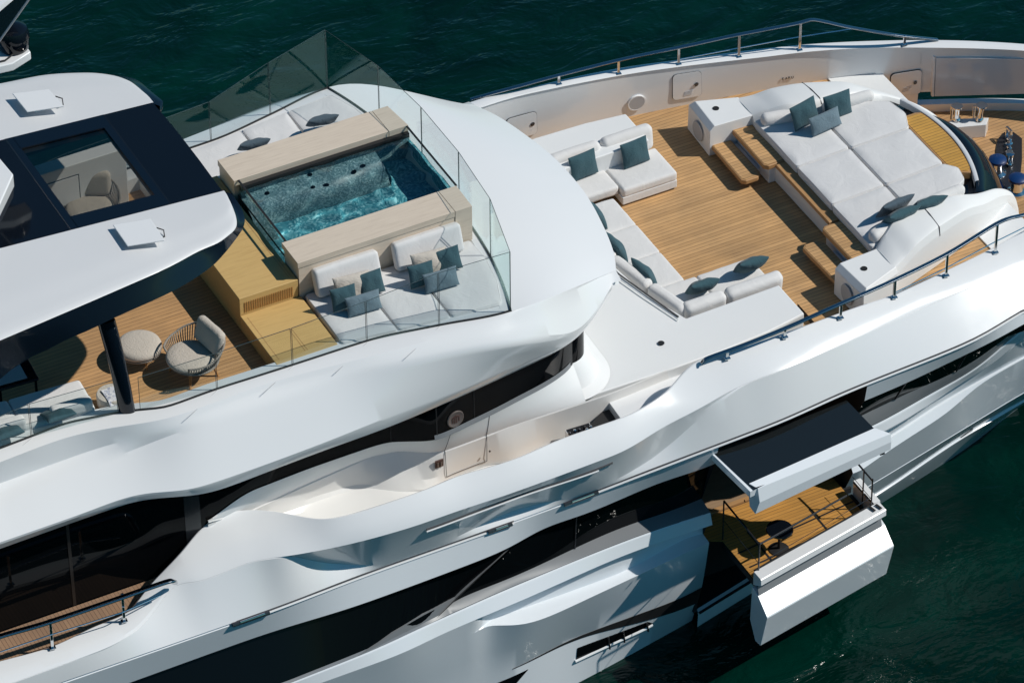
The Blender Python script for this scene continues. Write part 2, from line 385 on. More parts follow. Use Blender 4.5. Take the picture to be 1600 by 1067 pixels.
rG = Rail([(100, 1064, -.26), (400, 960, -.28), (600, 885, -.36), (800, 815, -.37), (885, 784, -.33), (1000, 740, -.14), (1200, 664, .10), (1325, 609, .13), (1512, 534, .15), (1600, 483, .16)])
rWT = Rail([(200, 1067, -.95), (400, 995, -.93), (575, 940, -.94), (745, 877, -.94), (780, 863, -.94), (815, 845, -.92), (845, 826, -.87), (920, 801, -.82), (1025, 756, -.68), (1107, 729, -.6), (1330, 635, -.42), (1415, 599, -.38), (1505, 556, -.3), (1550, 534, -.22), (1600, 506, -.15)])
WXA, WXF = (-13.0, 2.08), (5.42, 9.0)          # x ranges of the hull windows aft and forward of the balcony
rWBa = Rail([(455, 1064, -1.95), (580, 1014, -1.93), (675, 970, -1.9), (707, 942, -1.86), (800, 905, -1.87), (985, 822, -1.87), (1060, 797, -1.87), (1105, 778, -1.87)])
rLTa = Rail([(455, 1066, -1.97), (581, 1016, -1.96), (675, 972.5, -1.93), (800, 917, -1.93), (1007, 834, -1.93), (1105, 802, -1.93)])
rLBa = Rail([(500, 1067, -2.2), (617, 1025, -2.2), (700, 986, -2.2), (800, 944, -2.18), (1005, 856, -2.18), (1107, 822, -2.18)])
rLT2a = Rail([(600, 1062, -2.72), (752, 976, -2.54), (800, 957, -2.66), (959, 900, -2.7), (1095, 833, -2.7), (1102, 834, -2.7)], sm=.2)
rLB2a = Rail([(600, 1063, -2.73), (752, 978, -2.55), (800, 977, -2.68), (825, 974, -2.72), (850, 966, -2.75), (940, 925, -2.74), (1000, 897, -2.74), (1101, 850, -2.73)], sm=.2)
rSLa = Rail([(700, 1085, -4.1), (800, 1045, -4.1), (907, 992, -4.1), (1050, 940, -4.1), (1125, 901, -4.1)])
rWLa = Rail([(800, 1118, -5.3), (902, 1067, -5.3), (1020, 1003, -5.3), (1152, 929, -5.3)])
rWBf = Rail([(1335, 658, -1.2), (1347, 652, -1.2), (1410, 621, -1.15), (1500, 581, -1.05), (1545, 552, -.85), (1572, 530, -.65)])
rLTf = Rail([(1340, 676, -1.5), (1362, 666, -1.5), (1475, 604, -1.35), (1537, 567, -1.12), (1570, 536, -.85), (1600, 512, -.6)])
rLBf = Rail([(1345, 693, -1.78), (1392, 670, -1.74), (1532, 581, -1.46), (1582, 544, -1.12), (1610, 515, -.8)])
rLT2f = Rail([(1345, 710, -2.25), (1392, 684, -2.2), (1470, 633, -2.05), (1532, 597, -1.9), (1600, 560, -1.7)])
rLB2f = Rail([(1345, 735, -2.5), (1392, 702, -2.4), (1440, 671, -2.3), (1482, 644, -2.2), (1532, 599, -1.92), (1600, 561, -1.72)])
rPNf = Rail([(1337, 771, -3.55), (1465, 694, -3.3), (1600, 612, -3.0)])
rCTf = Rail([(1345, 786, -4.2), (1357, 779, -4.2), (1500, 684, -3.95), (1520, 672, -3.92), (1600, 625, -3.9)])
rCBf = Rail([(1345, 794, -4.45), (1357, 788, -4.45), (1430, 740, -4.35), (1510, 682, -4.0), (1600, 626, -3.95)])
rWLf = Rail([(1360, 797, -5.3), (1379, 785, -5.3), (1500, 705, -5.2), (1600, 628, -5.2)])

def strip(m, xs, rows, mi=0):
    m.grid([[r(x) for x in xs] for r in rows], mi); return m
def off(r, dy=0, dz=0):
    def f(x):
        p = r(x); return (p[0], p[1]+dy, p[2]+dz)
    return f
def fixz(r, z, dy=0): return lambda x: (x, r(x)[1]+dy, z)
def fixy(y, z): return lambda x: (x, y, z)
def lerp(a, b, t, dy=0, dz=0):
    def f(x):
        p, q = a(x), b(x); return (x, p[1]+(q[1]-p[1])*t+dy, p[2]+(q[2]-p[2])*t+dz)
    return f
def xr(a, b, d=.12): return np.linspace(a, b, max(2, int((b-a)/d)))

# ---- upper superstructure: coaming, shoulder and brow
xs = xr(-13.6, -1.6); xs2 = xr(-1.6, 1.12, .06); xall = np.concatenate([xs, xs2[1:]])
def fade(a, b, t, dy, dz=0):
    def f(x):
        k = min(1, max(0, (-.6-x)/1.2)); return lerp(a, b, t, dy*k, dz*k)(x)
    return f
m = M()
strip(m, xs, [fixz(rA, 3.3, .30), off(rA, .28, -.06), off(rA, .25, -.01), rA])
strip(m, xall, [rA, lerp(rA, rS1, .5, 0, .008), rS1, lerp(rS1, rR1, .5), rR1, fade(rR1, rR2, .5, -.004, .006), rR2, fade(rR2, rL1, .08, -.012), fade(rR2, rL1, .5, -.012), rL1, lerp(rL1, rL2, .15, -.012, -.015), rL2, off(rL2, .42, .02), fixy(0, 2.45)])
m.mirror()
# brow: from the foot of the glass screen down to its forward edge
def base_pt(t):
    y = 3.89*t; x = -1.6+.54*(1-abs(t)**2.6); return np.array([x, y, 3.65])
def front_pt(t):
    y = 2.92*t; a = abs(y)
    x = float(pchip([0, .5, 1.0, 1.5, 2.0, 2.45, 2.75, 2.92], [1.74, 1.725, 1.67, 1.58, 1.47, 1.34, 1.21, 1.13])(a)); return np.array([x, y, 2.88+.03*(1-t*t)])
ts = np.linspace(-1, 1, 49); rows = []
for s_ in np.linspace(0, 1, 13):
    e_ = base_pt(1)*(1-s_)+front_pt(1)*s_; q = rA(e_[0]); cy, cz = -q[1]-e_[1], q[2]-e_[2]; row = []
    for t in ts: row.append(tuple(base_pt(t)*(1-s_)+front_pt(t)*s_+np.array([0, cy*t*abs(t)**3, cz*abs(t)**4+.10*math.sin(math.pi*s_)*(1-abs(t)**3)])))
    rows.append(row)
rows.append([tuple(front_pt(t)+np.array([.01, 0, -.03])) for t in ts])
rows.append([tuple(front_pt(t)+np.array([-.03, 0, -.16])) for t in ts])
rows.append([(front_pt(t)[0]-.5, front_pt(t)[1]*.95, 2.45) for t in ts])
rows.append([(-.5, front_pt(t)[1]*.9, 2.3) for t in ts])
m.grid(rows)
def inn(t, d, z): p = base_pt(t); return (p[0]-d, p[1]*(1-d/3.9*.9), z)
m.grid([[tuple(base_pt(t)) for t in ts], [inn(t, .16, 3.645) for t in ts], [inn(t, .19, 3.62) for t in ts], [inn(t, .21, 3.30) for t in ts]])
SUP = obj('superstructure', m, GEL, YACHT, ang=24)
# thin panel joints across the coaming top
for (a, b) in (((340, 609, 3.652), (292, 655, 3.58)), ((458, 571.5, 3.652), (411, 616, 3.56)), ((574, 535, 3.652), (524, 584, 3.55)), ((687, 510, 3.652), (633, 561, 3.52)), ((50, 684, 3.652), (22, 708, 3.6))):
    p, q = Vector(at(*a)), Vector(at(*b)); obj('panel_joint', M().tube([p+Vector((0, 0, .004)), q+Vector((0, 0, .012))], .005, 5), GREYM, SUP)

# ---- dark window band under the shoulder
gx = xr(-13.6, -.02, .1)
def gl_lo(x):
    k = min(1, max(0, (x+8.75)/.85)); k = k*k*(3-2*k); j = min(1, max(0, (x+8.5)/.62)); w_ = rW1(max(x, -7.8))
    return (x, -3.78*(1-k)+(w_[1]+.02)*k, .1*(1-j)+w_[2]*j)
def gl_hi(x): return (x, gl_lo(x)[1]+.03, rL2(x)[2]+.04)
m = M(); strip(m, gx, [gl_hi, gl_lo])
WB_ = obj('window_band', m, BLACKW, YACHT)
q0, q1 = gl_hi(-.02), gl_lo(-.02)
m = M(); cr = []
for k in range(13):
    a = k/12*math.pi/2; xx = -.02+.42*math.sin(a); yy = lambda y: y+.42*(1-math.cos(a))
    cr.append([(xx, yy(q0[1]), q0[2]+.05), (xx, yy(q1[1]), q1[2]-.02)])
cr.append([(.42, 0, q0[2]+.05), (.50, 0, q1[2]-.02)])
m.grid(cr).mirror(); obj('front_window', m, BLACKW, YACHT)
m = M(); strip(m, gx, [gl_hi, gl_lo])
m.v = [(x, -y, z) for x, y, z in m.v]; obj('window_band', m, BLACKW, YACHT)
for px_, top, bot in ((684, 634, 686), (741.5, 609, 659), (607, 668, 690)):
    p = at(px_, bot, 1.4); x = p[0]; a = gl_hi(x); b = gl_lo(x)
    obj('window_divider', M().tube([a, (b[0], b[1], b[2])], .014 if px_ > 650 else .008, 6), RUBBER, WB_)
# grey sill under the forward panes
sx = xr(-3.35, -.1, .1)
m = M(); strip(m, sx, [off(rW1, .012, .10), off(rW1, -.012, .0)]); obj('window_sill', m, SLATE, WB_)
# round emblem on the window
lo_z, hi_z = 1.0, 2.4
for _ in range(40):
    zz = (lo_z+hi_z)/2; pc = at(711.5, 654.5, zz)
    if pc[1] > gl_lo(pc[0])[1]: lo_z = zz
    else: hi_z = zz
xe = pc[0]; a, b = np.array(gl_hi(xe)), np.array(gl_lo(xe)); upv = Vector(a-b).normalized(); xv = (Vector(rW1(xe+.3, .02))-Vector(rW1(xe-.3, .02))).normalized()
nv = xv.cross(upv).normalized(); nv = nv if nv.y < 0 else -nv
ctr = Vector(pc)
mt = Matrix((xv.to_4d()*0, upv.to_4d()*0, nv.to_4d()*0, (0, 0, 0, 1)))
mt = Matrix(((xv.x, upv.x, nv.x, ctr.x), (xv.y, upv.y, nv.y, ctr.y), (xv.z, upv.z, nv.z, ctr.z), (0, 0, 0, 1)))
EMB = obj('emblem_disc', M().lathe([(.0001, .012), (.15, .012), (.165, .02), (.178, .016), (.185, 0)], seg=32).xform(mt), PEWTER, WB_)
m = M()
for k, hh in ((-.075, .11), (-.03, .15), (.015, .15), (.07, .11)): m.b2(k-.012, k+.012, -hh/2-.01, hh/2-.02, .012, .02)
m.b2(-.085, .085, .045, .065, .012, .0205); m.tube([(-.085, .05, .016), (0, .09, .016), (.085, .05, .016)], .01, 6)
obj('emblem_mark', m.xform(mt), BROWNP, WB_)
# aft saloon doors: panes, light curtain and interior floor behind them
m = M(); strip(m, np.linspace(-8.32, -8.02, 6), [lambda x: off(gl_hi, -.012)(x), lambda x: off(gl_lo, -.012)(x)]); obj('corner_pillar', m, mat_plain('pillar_grey', (.018, .020, .023), .2, 0, .2), WB_)
m = M(); strip(m, np.linspace(-10.62, -10.56, 3), [lambda x: off(gl_hi, -.010)(x), lambda x: off(gl_lo, -.010)(x)]); obj('door_frame', m, mat_plain('door_bronze', (.014, .012, .011), .3), WB_)
# ---- side deck: shelf below the windows, inner wall, alcove floor
xs = xr(-7.9, -.02, .1)
m = M(); strip(m, xs, [rW1, lerp(rW1, rN, .5, -.015, .02), lerp(rW1, rN, .9, -.012, .02), rN])
fan = []
for k in range(13):
    a_ = k/12*math.pi/2; c_, s_ = math.cos(a_), math.sin(a_); row = []
    for d_, z_ in ((0, q1[2]), (.10, q1[2]-.12), (.28, .90), (.50, .812)):
        row.append((-.02+.42*s_+d_*s_, q1[1]+.42*(1-c_)-d_*c_*(1.0), z_))
    fan.append(row)
fan.append([(.50+d_, 0, z_) for d_, z_ in ((0, q1[2]), (.10, q1[2]-.12), (.28, .90), (.50, .812))])
m.grid(fan)
m.mirror()
obj('deck_house_shelf', m, GELM, YACHT, ang=20)
xs = xr(-7.9, 4.9, .1)
m = M(); strip(m, xs, [rN, off(rN, -.012, -.03), lerp(off(rN, -.012, -.03), rF1, .75, .02), rF1, lerp(rF1, rF2, .5, .03, -.02), rF2, fixz(rOi, .02, .02)])
INW = obj('side_deck_wall', m, CREAM, YACHT, ang=20)
# cabinet door in the wall, joints, maker's plate
def wall_pt(px_, py_, z0, out=.004):
    p = at(px_, py_, z0)
    return p
xd0, xd1 = at(695, 704, .8)[0], at(760, 680, .8)[0]
wl = lambda t: lerp(off(rN, -.012, -.03), rF1, t)
for xd in (xd0, xd1):
    q = [off(rW1, -.004, .008)(xd), off(lerp(rW1, rN, .5, -.015, .02), -.004, .008)(xd), off(lerp(rW1, rN, .9, -.012, .02), -.004, .006)(xd), off(rN, -.006, .004)(xd)]+[off(wl(t), -.006)(xd) for t in (0, .3, .6, .85)]
    obj('door_joint', M().tube(q, .006, 5), CAULK, INW)
obj('door_joint', M().tube([off(wl(.85), -.006)(x) for x in np.linspace(xd0, xd1, 6)], .006, 5), CAULK, INW)
pw = at(764.5, 704, .45); obj('door_knob', M().lathe([(.0001, .02), (.018, .02), (.02, 0)], seg=10).xform(Matrix.Translation(Vector(pw)+Vector((0, -.01, 0))) @ Matrix.Rotation(R(90), 4, 'X')), STEELD, INW)
pm = Vector(wl(.32)(at(682, 716, .6)[0]))+Vector((0, .005, 0)); m = M().box(pm+Vector((0, -.012, 0)), (.17, .03, .17)); SG = obj('wall_plate', m, BROWNP, INW, bevel=.004)
m = M()
for k in (-.035, .035): m.box(pm+Vector((k, -.041, 0)), (.028, .008, .11))
obj('plate_bar', m, PEWTER, INW)
# teak strip of the side deck
m = M(); xs = xr(-3.2, 5.2, .2); strip(m, xs, [lambda x: (x, rF2(x)[1]-.03, .055), lambda x: (x, rOi(x)[1]+.05, .055)]); obj('side_deck_floor', m, TEAK, YACHT)
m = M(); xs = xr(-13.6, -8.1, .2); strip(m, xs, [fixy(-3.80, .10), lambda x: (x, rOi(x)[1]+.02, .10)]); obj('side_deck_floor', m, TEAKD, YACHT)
# lid of the deck locker with its open aft end and the dark galley unit inside
lid = [at(950, 626.5, .57), at(1071, 579.5, .57), at(1040, 614, .57), at(1025, 628, .57), at(985, 650, .57), at(972, 657, .57)]
LK = obj('deck_locker', M().prism([(p[0], p[1]) for p in lid], .05, .57), GEL, YACHT, bevel=.012)
m = M(); p = [at(949, 632, .44), at(974.5, 657, .44), at(930, 676, .44), at(920, 663, .44)]; m.prism([(q[0], q[1]) for q in p], .06, .40); obj('locker_well', m, DARKIN, LK)
p = [at(883, 672, .36), at(893.5, 687, .36), at(930, 676, .36), at(921, 660.5, .36)]
CK = obj('galley_unit', M().prism([(q[0], q[1]) for q in p], .06, .36), GEL, LK)
pp = [tuple(np.array(q)*.93+np.mean(p, axis=0)*.07) for q in p]
obj('hob', M().prism([(q[0], q[1]) for q in pp], .35, .372), BLACKG, LK)
for px_, py_ in ((890, 678), (898, 674), (905, 672), (913, 668), (917, 672), (923, 668), (897, 681)):
    q = at(px_, py_, .38); obj('knob', M().lathe([(.03, 0), (.03, .04), (.015, .055), (.0001, .055)], c=tuple(q), seg=10), random.choice([CHROME, STEELD, RUBBER]), LK)

# ---- bulwark cap and hull
def hull_side(m, xs, rows): strip(m, xs, rows)
m = M(); xs = xr(-13.6, 11.2, .1)
strip(m, xs, [fixz(rOi, .02, .10), off(rOi, .06, -.03), off(rOi, .02, .0), rOi, lerp(rOi, rOo, .45, -.01, .03), lerp(rOi, rOo, .85, -.012, .02), rOo, lerp(rOo, rQ, .5, .015, 0), rQ, lerp(rQ, rG, .5, -.004, 0), rG])
BUL = obj('bulwark', m, GEL, YACHT, ang=18)
m = M()
# band between the joint and the windows, window recess, ledges, lower sides: aft half, balcony bay, forward half
kx = lambda x: min(1, max(0, (x+3.3)/1.4))
xa = xr(-13.6, 2.06, .1); xb = xr(2.06, 5.42, .1); xf = xr(5.42, 11.2, .1)
strip(m, xa, [rG, off(rG, .03, -.01), off(rG, .03, -.035), off(rG, -.005, -.045), rWT, off(rWT, .22, .0)])
strip(m, xb, [rG, off(rG, .03, -.01), off(rG, .03, -.035), off(rG, -.005, -.045), lerp(rG, rWT, .14), lerp(rG, rWT, .14, .3)])
strip(m, xf, [rG, off(rG, .03, -.01), off(rG, .03, -.035), off(rG, -.005, -.045), rWT, off(rWT, .20, .0)])
def blend(f, g):
    def h(x):
        k = min(1, max(0, (x+3.3)/.6)); k = k*k*(3-2*k); p, q = f(x), g(x); return (p[0], p[1]*(1-k)+q[1]*k, p[2]*(1-k)+q[2]*k)
    return h
strip(m, xa, [rLTa, lerp(rLTa, rLBa, .1, -.012, .0), rLBa, blend(lerp(rLBa, rSLa, .03), lambda x: (x, rLT2a(x)[1]+.05, rLBa(x)[2]-.03)), blend(lerp(rLBa, rSLa, .19), off(rLT2a, .02, .0)), blend(lerp(rLBa, rSLa, .20), rLB2a), lerp(blend(lerp(rLBa, rSLa, .20), rLB2a), rSLa, .5, -.01, 0), rSLa, rWLa, fixz(rWLa, -5.9, .3)])
strip(m, xf, [rLTf, lerp(rLTf, rLBf, .1, -.02, -.01), lerp(rLTf, rLBf, .85, -.02, 0), rLBf, lambda x: (x, rLBf(x)[1]+.20*min(1, max(0, (9.2-x)/1.2)), rLBf(x)[2]-.02), off(rLT2f, .04, .02), rLT2f, rLB2f, lerp(rLB2f, rPNf, .5, .0), rPNf, off(rPNf, .012, -.012), off(rPNf, .0, -.024), rCTf, off(rCTf, -.03, -.02), rCBf, rWLf, fixz(rWLf, -5.9, .3)])
HULL = obj('hull', m, HULLM, YACHT, ang=15)
# port side of the hull, plain
rCo = Rail([(760, 152, 1.4), (800, 144, 1.37), (873, 126, 1.33), (966, 107, 1.2), (1060, 94, 1.1), (1154, 81, .98), (1250, 70.5, .88), (1300, 67, .83), (1375, 64, .77), (1465, 63, .72), (1600, 69, .6), (1680, 78, .55), (1760, 92, .5)])
rCi = Rail([(760, 166, 1.4), (800, 153, 1.37), (873, 137, 1.33), (966, 119, 1.2), (1060, 105, 1.1), (1154, 94, .98), (1200, 89, .92), (1250, 82.5, .88), (1350, 75.5, .79), (1450, 75, .72), (1600, 79.5, .6), (1680, 88, .55), (1760, 102, .5)])
xs = xr(-13.6, 15.0, .15)
m = M(); strip(m, xr(-13.6, 11.55, .15), [lambda x: (x, rCo(x)[1]+.0, rCo(x)[2]), lambda x: (x, rCo(x)[1]+.02, -.50), lambda x: (x, rCo(x)[1]+.02, -.84)])
strip(m, xr(11.55, 15, .15), [rCo, fixz(rCo, -.50, .02)])
strip(m, xs, [lambda x: (x, rCo(x)[1]+.02, -.84), lambda x: (x, rCo(x)[1]-.05, -2.5), lambda x: (x, min(-rWLa(min(x, 2))[1], rCo(x)[1]-.3), -5.3), lambda x: (x, 2 if x < 9 else .6, -5.9)]); obj('hull', m, HULLM, YACHT)

# hull windows, sills
m = M(); strip(m, xa, [off(rWT, .14, .0), off(rWBa, .03, .02)]); HW = obj('hull_window', m, BLACKW, YACHT)
m = M(); strip(m, xa, [off(rWBa, .03, .02), lerp(rWBa, rLTa, .9, .0), off(rLTa, .01, .0)]); obj('window_sill', m, SLATE, HW)
fin = [(560, 1022, -1.95), (590, 1003, -1.86), (612, 987, -1.75), (660, 958, -1.62), (717, 929, -1.45), (776, 877, -1.15), (816, 837, -.98), (824, 836, -.96), (800, 851, -1.1), (758, 889, -1.4), (703, 940, -1.78), (675, 970, -1.93)]
def glassp(px_, py_, out):
    lo, hi = -2.1, -.6
    for _ in range(40):
        z = (lo+hi)/2; p = at(px_, py_, z); a, b = off(rWT, .14)(p[0]), off(rWBa, .03, .02)(p[0]); yh = a[1]+(b[1]-a[1])*(z-a[2])/(b[2]-a[2])
        if p[1] > yh: lo = z
        else: hi = z
    return np.array(p)+np.array([0, -out, 0])
fp = [glassp(p[0], p[1], .03) for p in fin]; n_ = len(fp)
m = M().add([tuple(p) for p in fp]+[tuple(p+np.array([0, .12, 0])) for p in fp], [tuple(range(n_))]+[(i, (i+1) % n_, n_+(i+1) % n_, n_+i) for i in range(n_)]); obj('window_fin', m, SLATE, HW)
p = np.array(at(903, 808, -.95)); x = p[0]; obj('window_divider', M().tube([off(rWT, .13, 0)(x), off(rWBa, .02, .02)(x)], .014, 6), STEELD, HW)
m = M(); strip(m, xf, [off(rWT, .12, .0), off(rWBf, .03, .02)]); HW2 = obj('hull_window', m, BLACKW, YACHT)
m = M(); strip(m, xf, [off(rWBf, .03, .02), lerp(rWBf, rLTf, .9), off(rLTf, .01)]); obj('window_sill', m, SLATE, HW2)
for px_, py_ in ((1414, 600), (1503, 557)):
    x = at(px_, py_, -.7)[0]; obj('window_divider', M().tube([off(rWT, .11)(x), off(rWBf, .02, .02)(x-.12)], .014, 6), STEELD, HW2)
xsl = xr(-2.3, 2.06, .1)
m = M(); strip(m, xsl, [lerp(rSLa, rWLa, -.004, -.008), lambda x: lerp(rSLa, rWLa, float(pchip([-2.4, -.7, .9, 2.1], [.008, .06, .27, .48])(x)), -.008)(x)]); obj('painted_slot_shade', m, RUBBER, HULL)  # flush black strip, widening forward: paints the shade of the slit above the waterline
# rub strips and fairlead slots along the side
def px_tube(name, pts, r, mat, parent, seg=6):
    return obj(name, M().tube([tuple(at(*p)) for p in pts], r, seg), mat, parent)
def on_rail(r, x0, x1, dy, dz, n=40): return [off(r, dy, dz)(x) for x in np.linspace(x0, x1, n)]
obj('rub_strip', M().tube(on_rail(rG, -8.0, -2.2, -.012, -.05), .022, 6), GEL, HULL)
obj('rub_strip', M().tube(on_rail(rG, -1.0, 11, -.012, -.05), .022, 6), GEL, HULL)
obj('shadow_joint', M().tube(on_rail(rG, -8.0, -2.2, .0, .0), .014, 6), CAULK, HULL)
obj('shadow_joint', M().tube(on_rail(rG, -1.0, 11, .0, .0), .014, 6), CAULK, HULL)
lr = lerp(rOo, rQ, .30, .02)
obj('rub_strip', M().tube(on_rail(lr, -4.15, -.55, -.035, -.02), .018, 6), GEL, BUL)
obj('shadow_joint', M().tube(on_rail(lr, -4.15, -.25, -.02, .03), .026, 6), CAULK, BUL)
for x0, x1 in ((-8.1, -7.35), (-1.15, -.45), (-2.75, -2.25)):
    F_ = obj('fairlead_slot', M().tube(on_rail(rG, x0, x1, -.02, -.03, 8), .045, 8), STEELD, HULL)
    obj('roller', M().tube(on_rail(rG, x0+.15, x1-.1, -.05, .0, 6), .02, 8), CHROME, F_)
def hullp(px_, py_, out=0):                  # point of the lower hull side seen at a pixel
    lo, hi = -5.3, -3.6
    for _ in range(40):
        z = (lo+hi)/2; p = at(px_, py_, z); a, b = (rSLa(p[0]), rWLa(p[0])) if p[0] < 4 else (rPNf(p[0]), rCTf(p[0]))
        yh = a[1]+(b[1]-a[1])*(z-a[2])/(b[2]-a[2])
        if p[1] > yh: lo = z
        else: hi = z
    return np.array(p)+np.array([0, -out, 0])
# long slot ports low in the hull
PQ = [(902, 1012, -4.45), (1012, 971, -4.4), (1020, 973, -4.5), (1008, 983, -4.6), (900, 1033, -4.65)]
fp = [hullp(p[0], p[1], .012) for p in PQ]; n_ = len(fp)
m = M().add([tuple(q) for q in fp]+[tuple(q+np.array([0, .2, 0])) for q in fp], [tuple(range(n_))]+[(i, (i+1) % n_, n_+(i+1) % n_, n_+i) for i in range(n_)]); PS = obj('slot_port', m, BLACKW, HULL)
obj('port_ledge', M().tube([tuple(hullp(*p, .02)) for p in ((898, 1032), (955, 1005), (1008, 981), (1019, 975))], .032, 8), GEL, PS)
for px_ in (950, 973, 1010):
    obj('port_bar', M().tube([tuple(hullp(px_, 1012-(px_-902)*.375, .02)), tuple(hullp(px_+1, 1033-(px_-902)*.46, .05))], .02, 6), RUBBER, PS)
PQ = [(1498, 686, -3.8), (1520, 669, -3.65), (1519, 676, -3.75), (1511, 684, -3.85)]
fp = [hullp(p[0], p[1], .012) for p in PQ]; n_ = 4
obj('slot_port', M().add([tuple(q) for q in fp]+[tuple(q+np.array([0, .1, 0])) for q in fp], [tuple(range(n_))]+[(i, (i+1) % n_, n_+(i+1) % n_, n_+i) for i in range(n_)]), BLACKW, HULL)
PQ = [(775, 1067, -4.5), (825, 1045, -4.45), (806, 1067, -4.75)]
fp = [hullp(p[0], p[1], .012) for p in PQ]; n_ = 3
obj('slot_port', M().add([tuple(q) for q in fp]+[tuple(q+np.array([0, .1, 0])) for q in fp], [tuple(range(n_))]+[(i, (i+1) % n_, n_+(i+1) % n_, n_+i) for i in range(n_)]), BLACKW, HULL)

# ---- balcony bay: recess, folded-down platform, raised flap
xb0, xb1 = 2.08, 5.42
m = M()
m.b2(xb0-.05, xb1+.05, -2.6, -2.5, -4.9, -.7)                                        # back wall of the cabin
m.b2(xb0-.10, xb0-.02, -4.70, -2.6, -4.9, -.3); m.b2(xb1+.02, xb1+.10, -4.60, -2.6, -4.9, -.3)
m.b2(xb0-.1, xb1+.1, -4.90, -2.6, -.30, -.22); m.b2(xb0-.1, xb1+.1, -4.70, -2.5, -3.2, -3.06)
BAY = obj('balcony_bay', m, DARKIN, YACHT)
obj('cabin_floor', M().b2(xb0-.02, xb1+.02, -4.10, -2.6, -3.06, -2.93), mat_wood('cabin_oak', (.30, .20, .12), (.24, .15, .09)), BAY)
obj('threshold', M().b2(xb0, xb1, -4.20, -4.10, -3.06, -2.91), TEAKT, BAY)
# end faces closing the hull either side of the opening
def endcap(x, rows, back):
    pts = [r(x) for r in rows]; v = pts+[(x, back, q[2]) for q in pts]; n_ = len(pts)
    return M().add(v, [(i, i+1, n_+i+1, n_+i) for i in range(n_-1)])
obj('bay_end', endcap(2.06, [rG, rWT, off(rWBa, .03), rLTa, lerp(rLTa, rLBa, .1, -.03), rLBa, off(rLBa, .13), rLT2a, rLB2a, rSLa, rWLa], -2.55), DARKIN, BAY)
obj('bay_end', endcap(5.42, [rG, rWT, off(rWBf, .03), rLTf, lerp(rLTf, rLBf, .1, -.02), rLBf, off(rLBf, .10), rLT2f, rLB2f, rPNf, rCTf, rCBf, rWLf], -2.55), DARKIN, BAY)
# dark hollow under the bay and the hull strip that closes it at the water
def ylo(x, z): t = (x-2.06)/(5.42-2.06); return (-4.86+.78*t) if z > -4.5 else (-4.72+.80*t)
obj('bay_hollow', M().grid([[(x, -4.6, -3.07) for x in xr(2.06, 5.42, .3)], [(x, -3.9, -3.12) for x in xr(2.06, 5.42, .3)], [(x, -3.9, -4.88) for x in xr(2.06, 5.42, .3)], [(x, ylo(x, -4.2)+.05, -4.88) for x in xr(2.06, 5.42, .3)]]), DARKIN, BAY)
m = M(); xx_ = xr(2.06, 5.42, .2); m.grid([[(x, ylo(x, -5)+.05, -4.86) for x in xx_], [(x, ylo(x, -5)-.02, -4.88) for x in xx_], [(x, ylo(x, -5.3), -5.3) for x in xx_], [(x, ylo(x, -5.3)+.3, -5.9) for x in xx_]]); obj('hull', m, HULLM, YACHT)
# platform
px0, px1 = 2.42, 5.38
def yo(x): return -6.30+(x-px0)*.19           # outboard edge of the teak
m = M()
m.prism([(px0, -4.95), (px1, -4.95), (px1, yo(px1)-.08), (px0, yo(px0)-.08)], -3.12, -2.97)
PLAT = obj('balcony', m, RUBBER, YACHT, bevel=.01)
obj('balcony_deck', M().prism([(px0-.28, -4.22), (px1-.1, -4.22), (px1-.1, yo(px1)), (px0+.02, yo(px0)), (px0+.02, -4.97), (px0-.28, -4.8)], -2.97, -2.95), TEAKY, PLAT)
for y_ in (-5.35, -5.80): obj('deck_joint', M().box(((px0+px1)/2, y_+.05, -2.945), (px1-px0-.2, .035, .006), rz=.09), RUBBER, PLAT)
for x_ in (3.0, 4.4): obj('deck_joint', M().b2(x_-.02, x_+.02, -6.1+.1*(x_-3), -4.97, -2.948, -2.943), RUBBER, PLAT)
# the rim and the hull panel that hangs under it (section extruded along the outer edge)
def sect(x, prof):
    return [(x, yo(x)+dy, z) for dy, z in prof]
rim = [(-.02, -2.95), (-.02, -2.61), (-.035, -2.595), (-.29, -2.585), (-.31, -2.60), (-.32, -2.73), (-.24, -2.80)]
m = M(); m.grid([sect(x, rim) for x in np.linspace(px0-.08, px1+.12, 8)])
for x in (px0-.08, px1+.12): s_ = sect(x, rim); m.add(s_, [tuple(range(len(s_)))])
m.prism([(px1+.0, -4.98), (px1+.16, -4.98), (px1+.16, yo(px1)-.0), (px1+.0, yo(px1)-.0)], -3.0, -2.60)
obj('balcony_rim', m, GEL, PLAT, ang=18)
obj('rim_seal', M().tube([(px0-.05, yo(px0-.05)+.0, -2.615), (px1, yo(px1), -2.615), (px1, -5.0, -2.63)], .025, 6), RUBBER, PLAT)
for k in (.0, .12): obj('rim_slot', M().box((px1-.12+k*1.2, yo(px1)-.16, -2.562), (.05, .16, .012), rz=.2), RUBBER, PLAT)
pan = [(-.18, -2.82), (-.24, -3.02), (-.26, -3.12)]
m = M(); m.grid([sect(x, pan) for x in np.linspace(px0-.08, px1+.08, 8)]); obj('balcony_groove', m, SLATE, PLAT)
pan = [(-.02, -3.0), (-.24, -3.05), (-.595, -3.31), (-.61, -3.34), (-.40, -4.24), (-.2, -4.28), (.02, -3.9)]
m = M(); xx = np.linspace(px0-.10, px1+.16, 10); m.grid([sect(x, pan) for x in xx])
for x in (xx[0], xx[-1]): s_ = sect(x, pan); m.add(s_, [tuple(range(len(s_)))])
obj('balcony_panel', m, HULLM, PLAT, ang=18, bevel=.008)
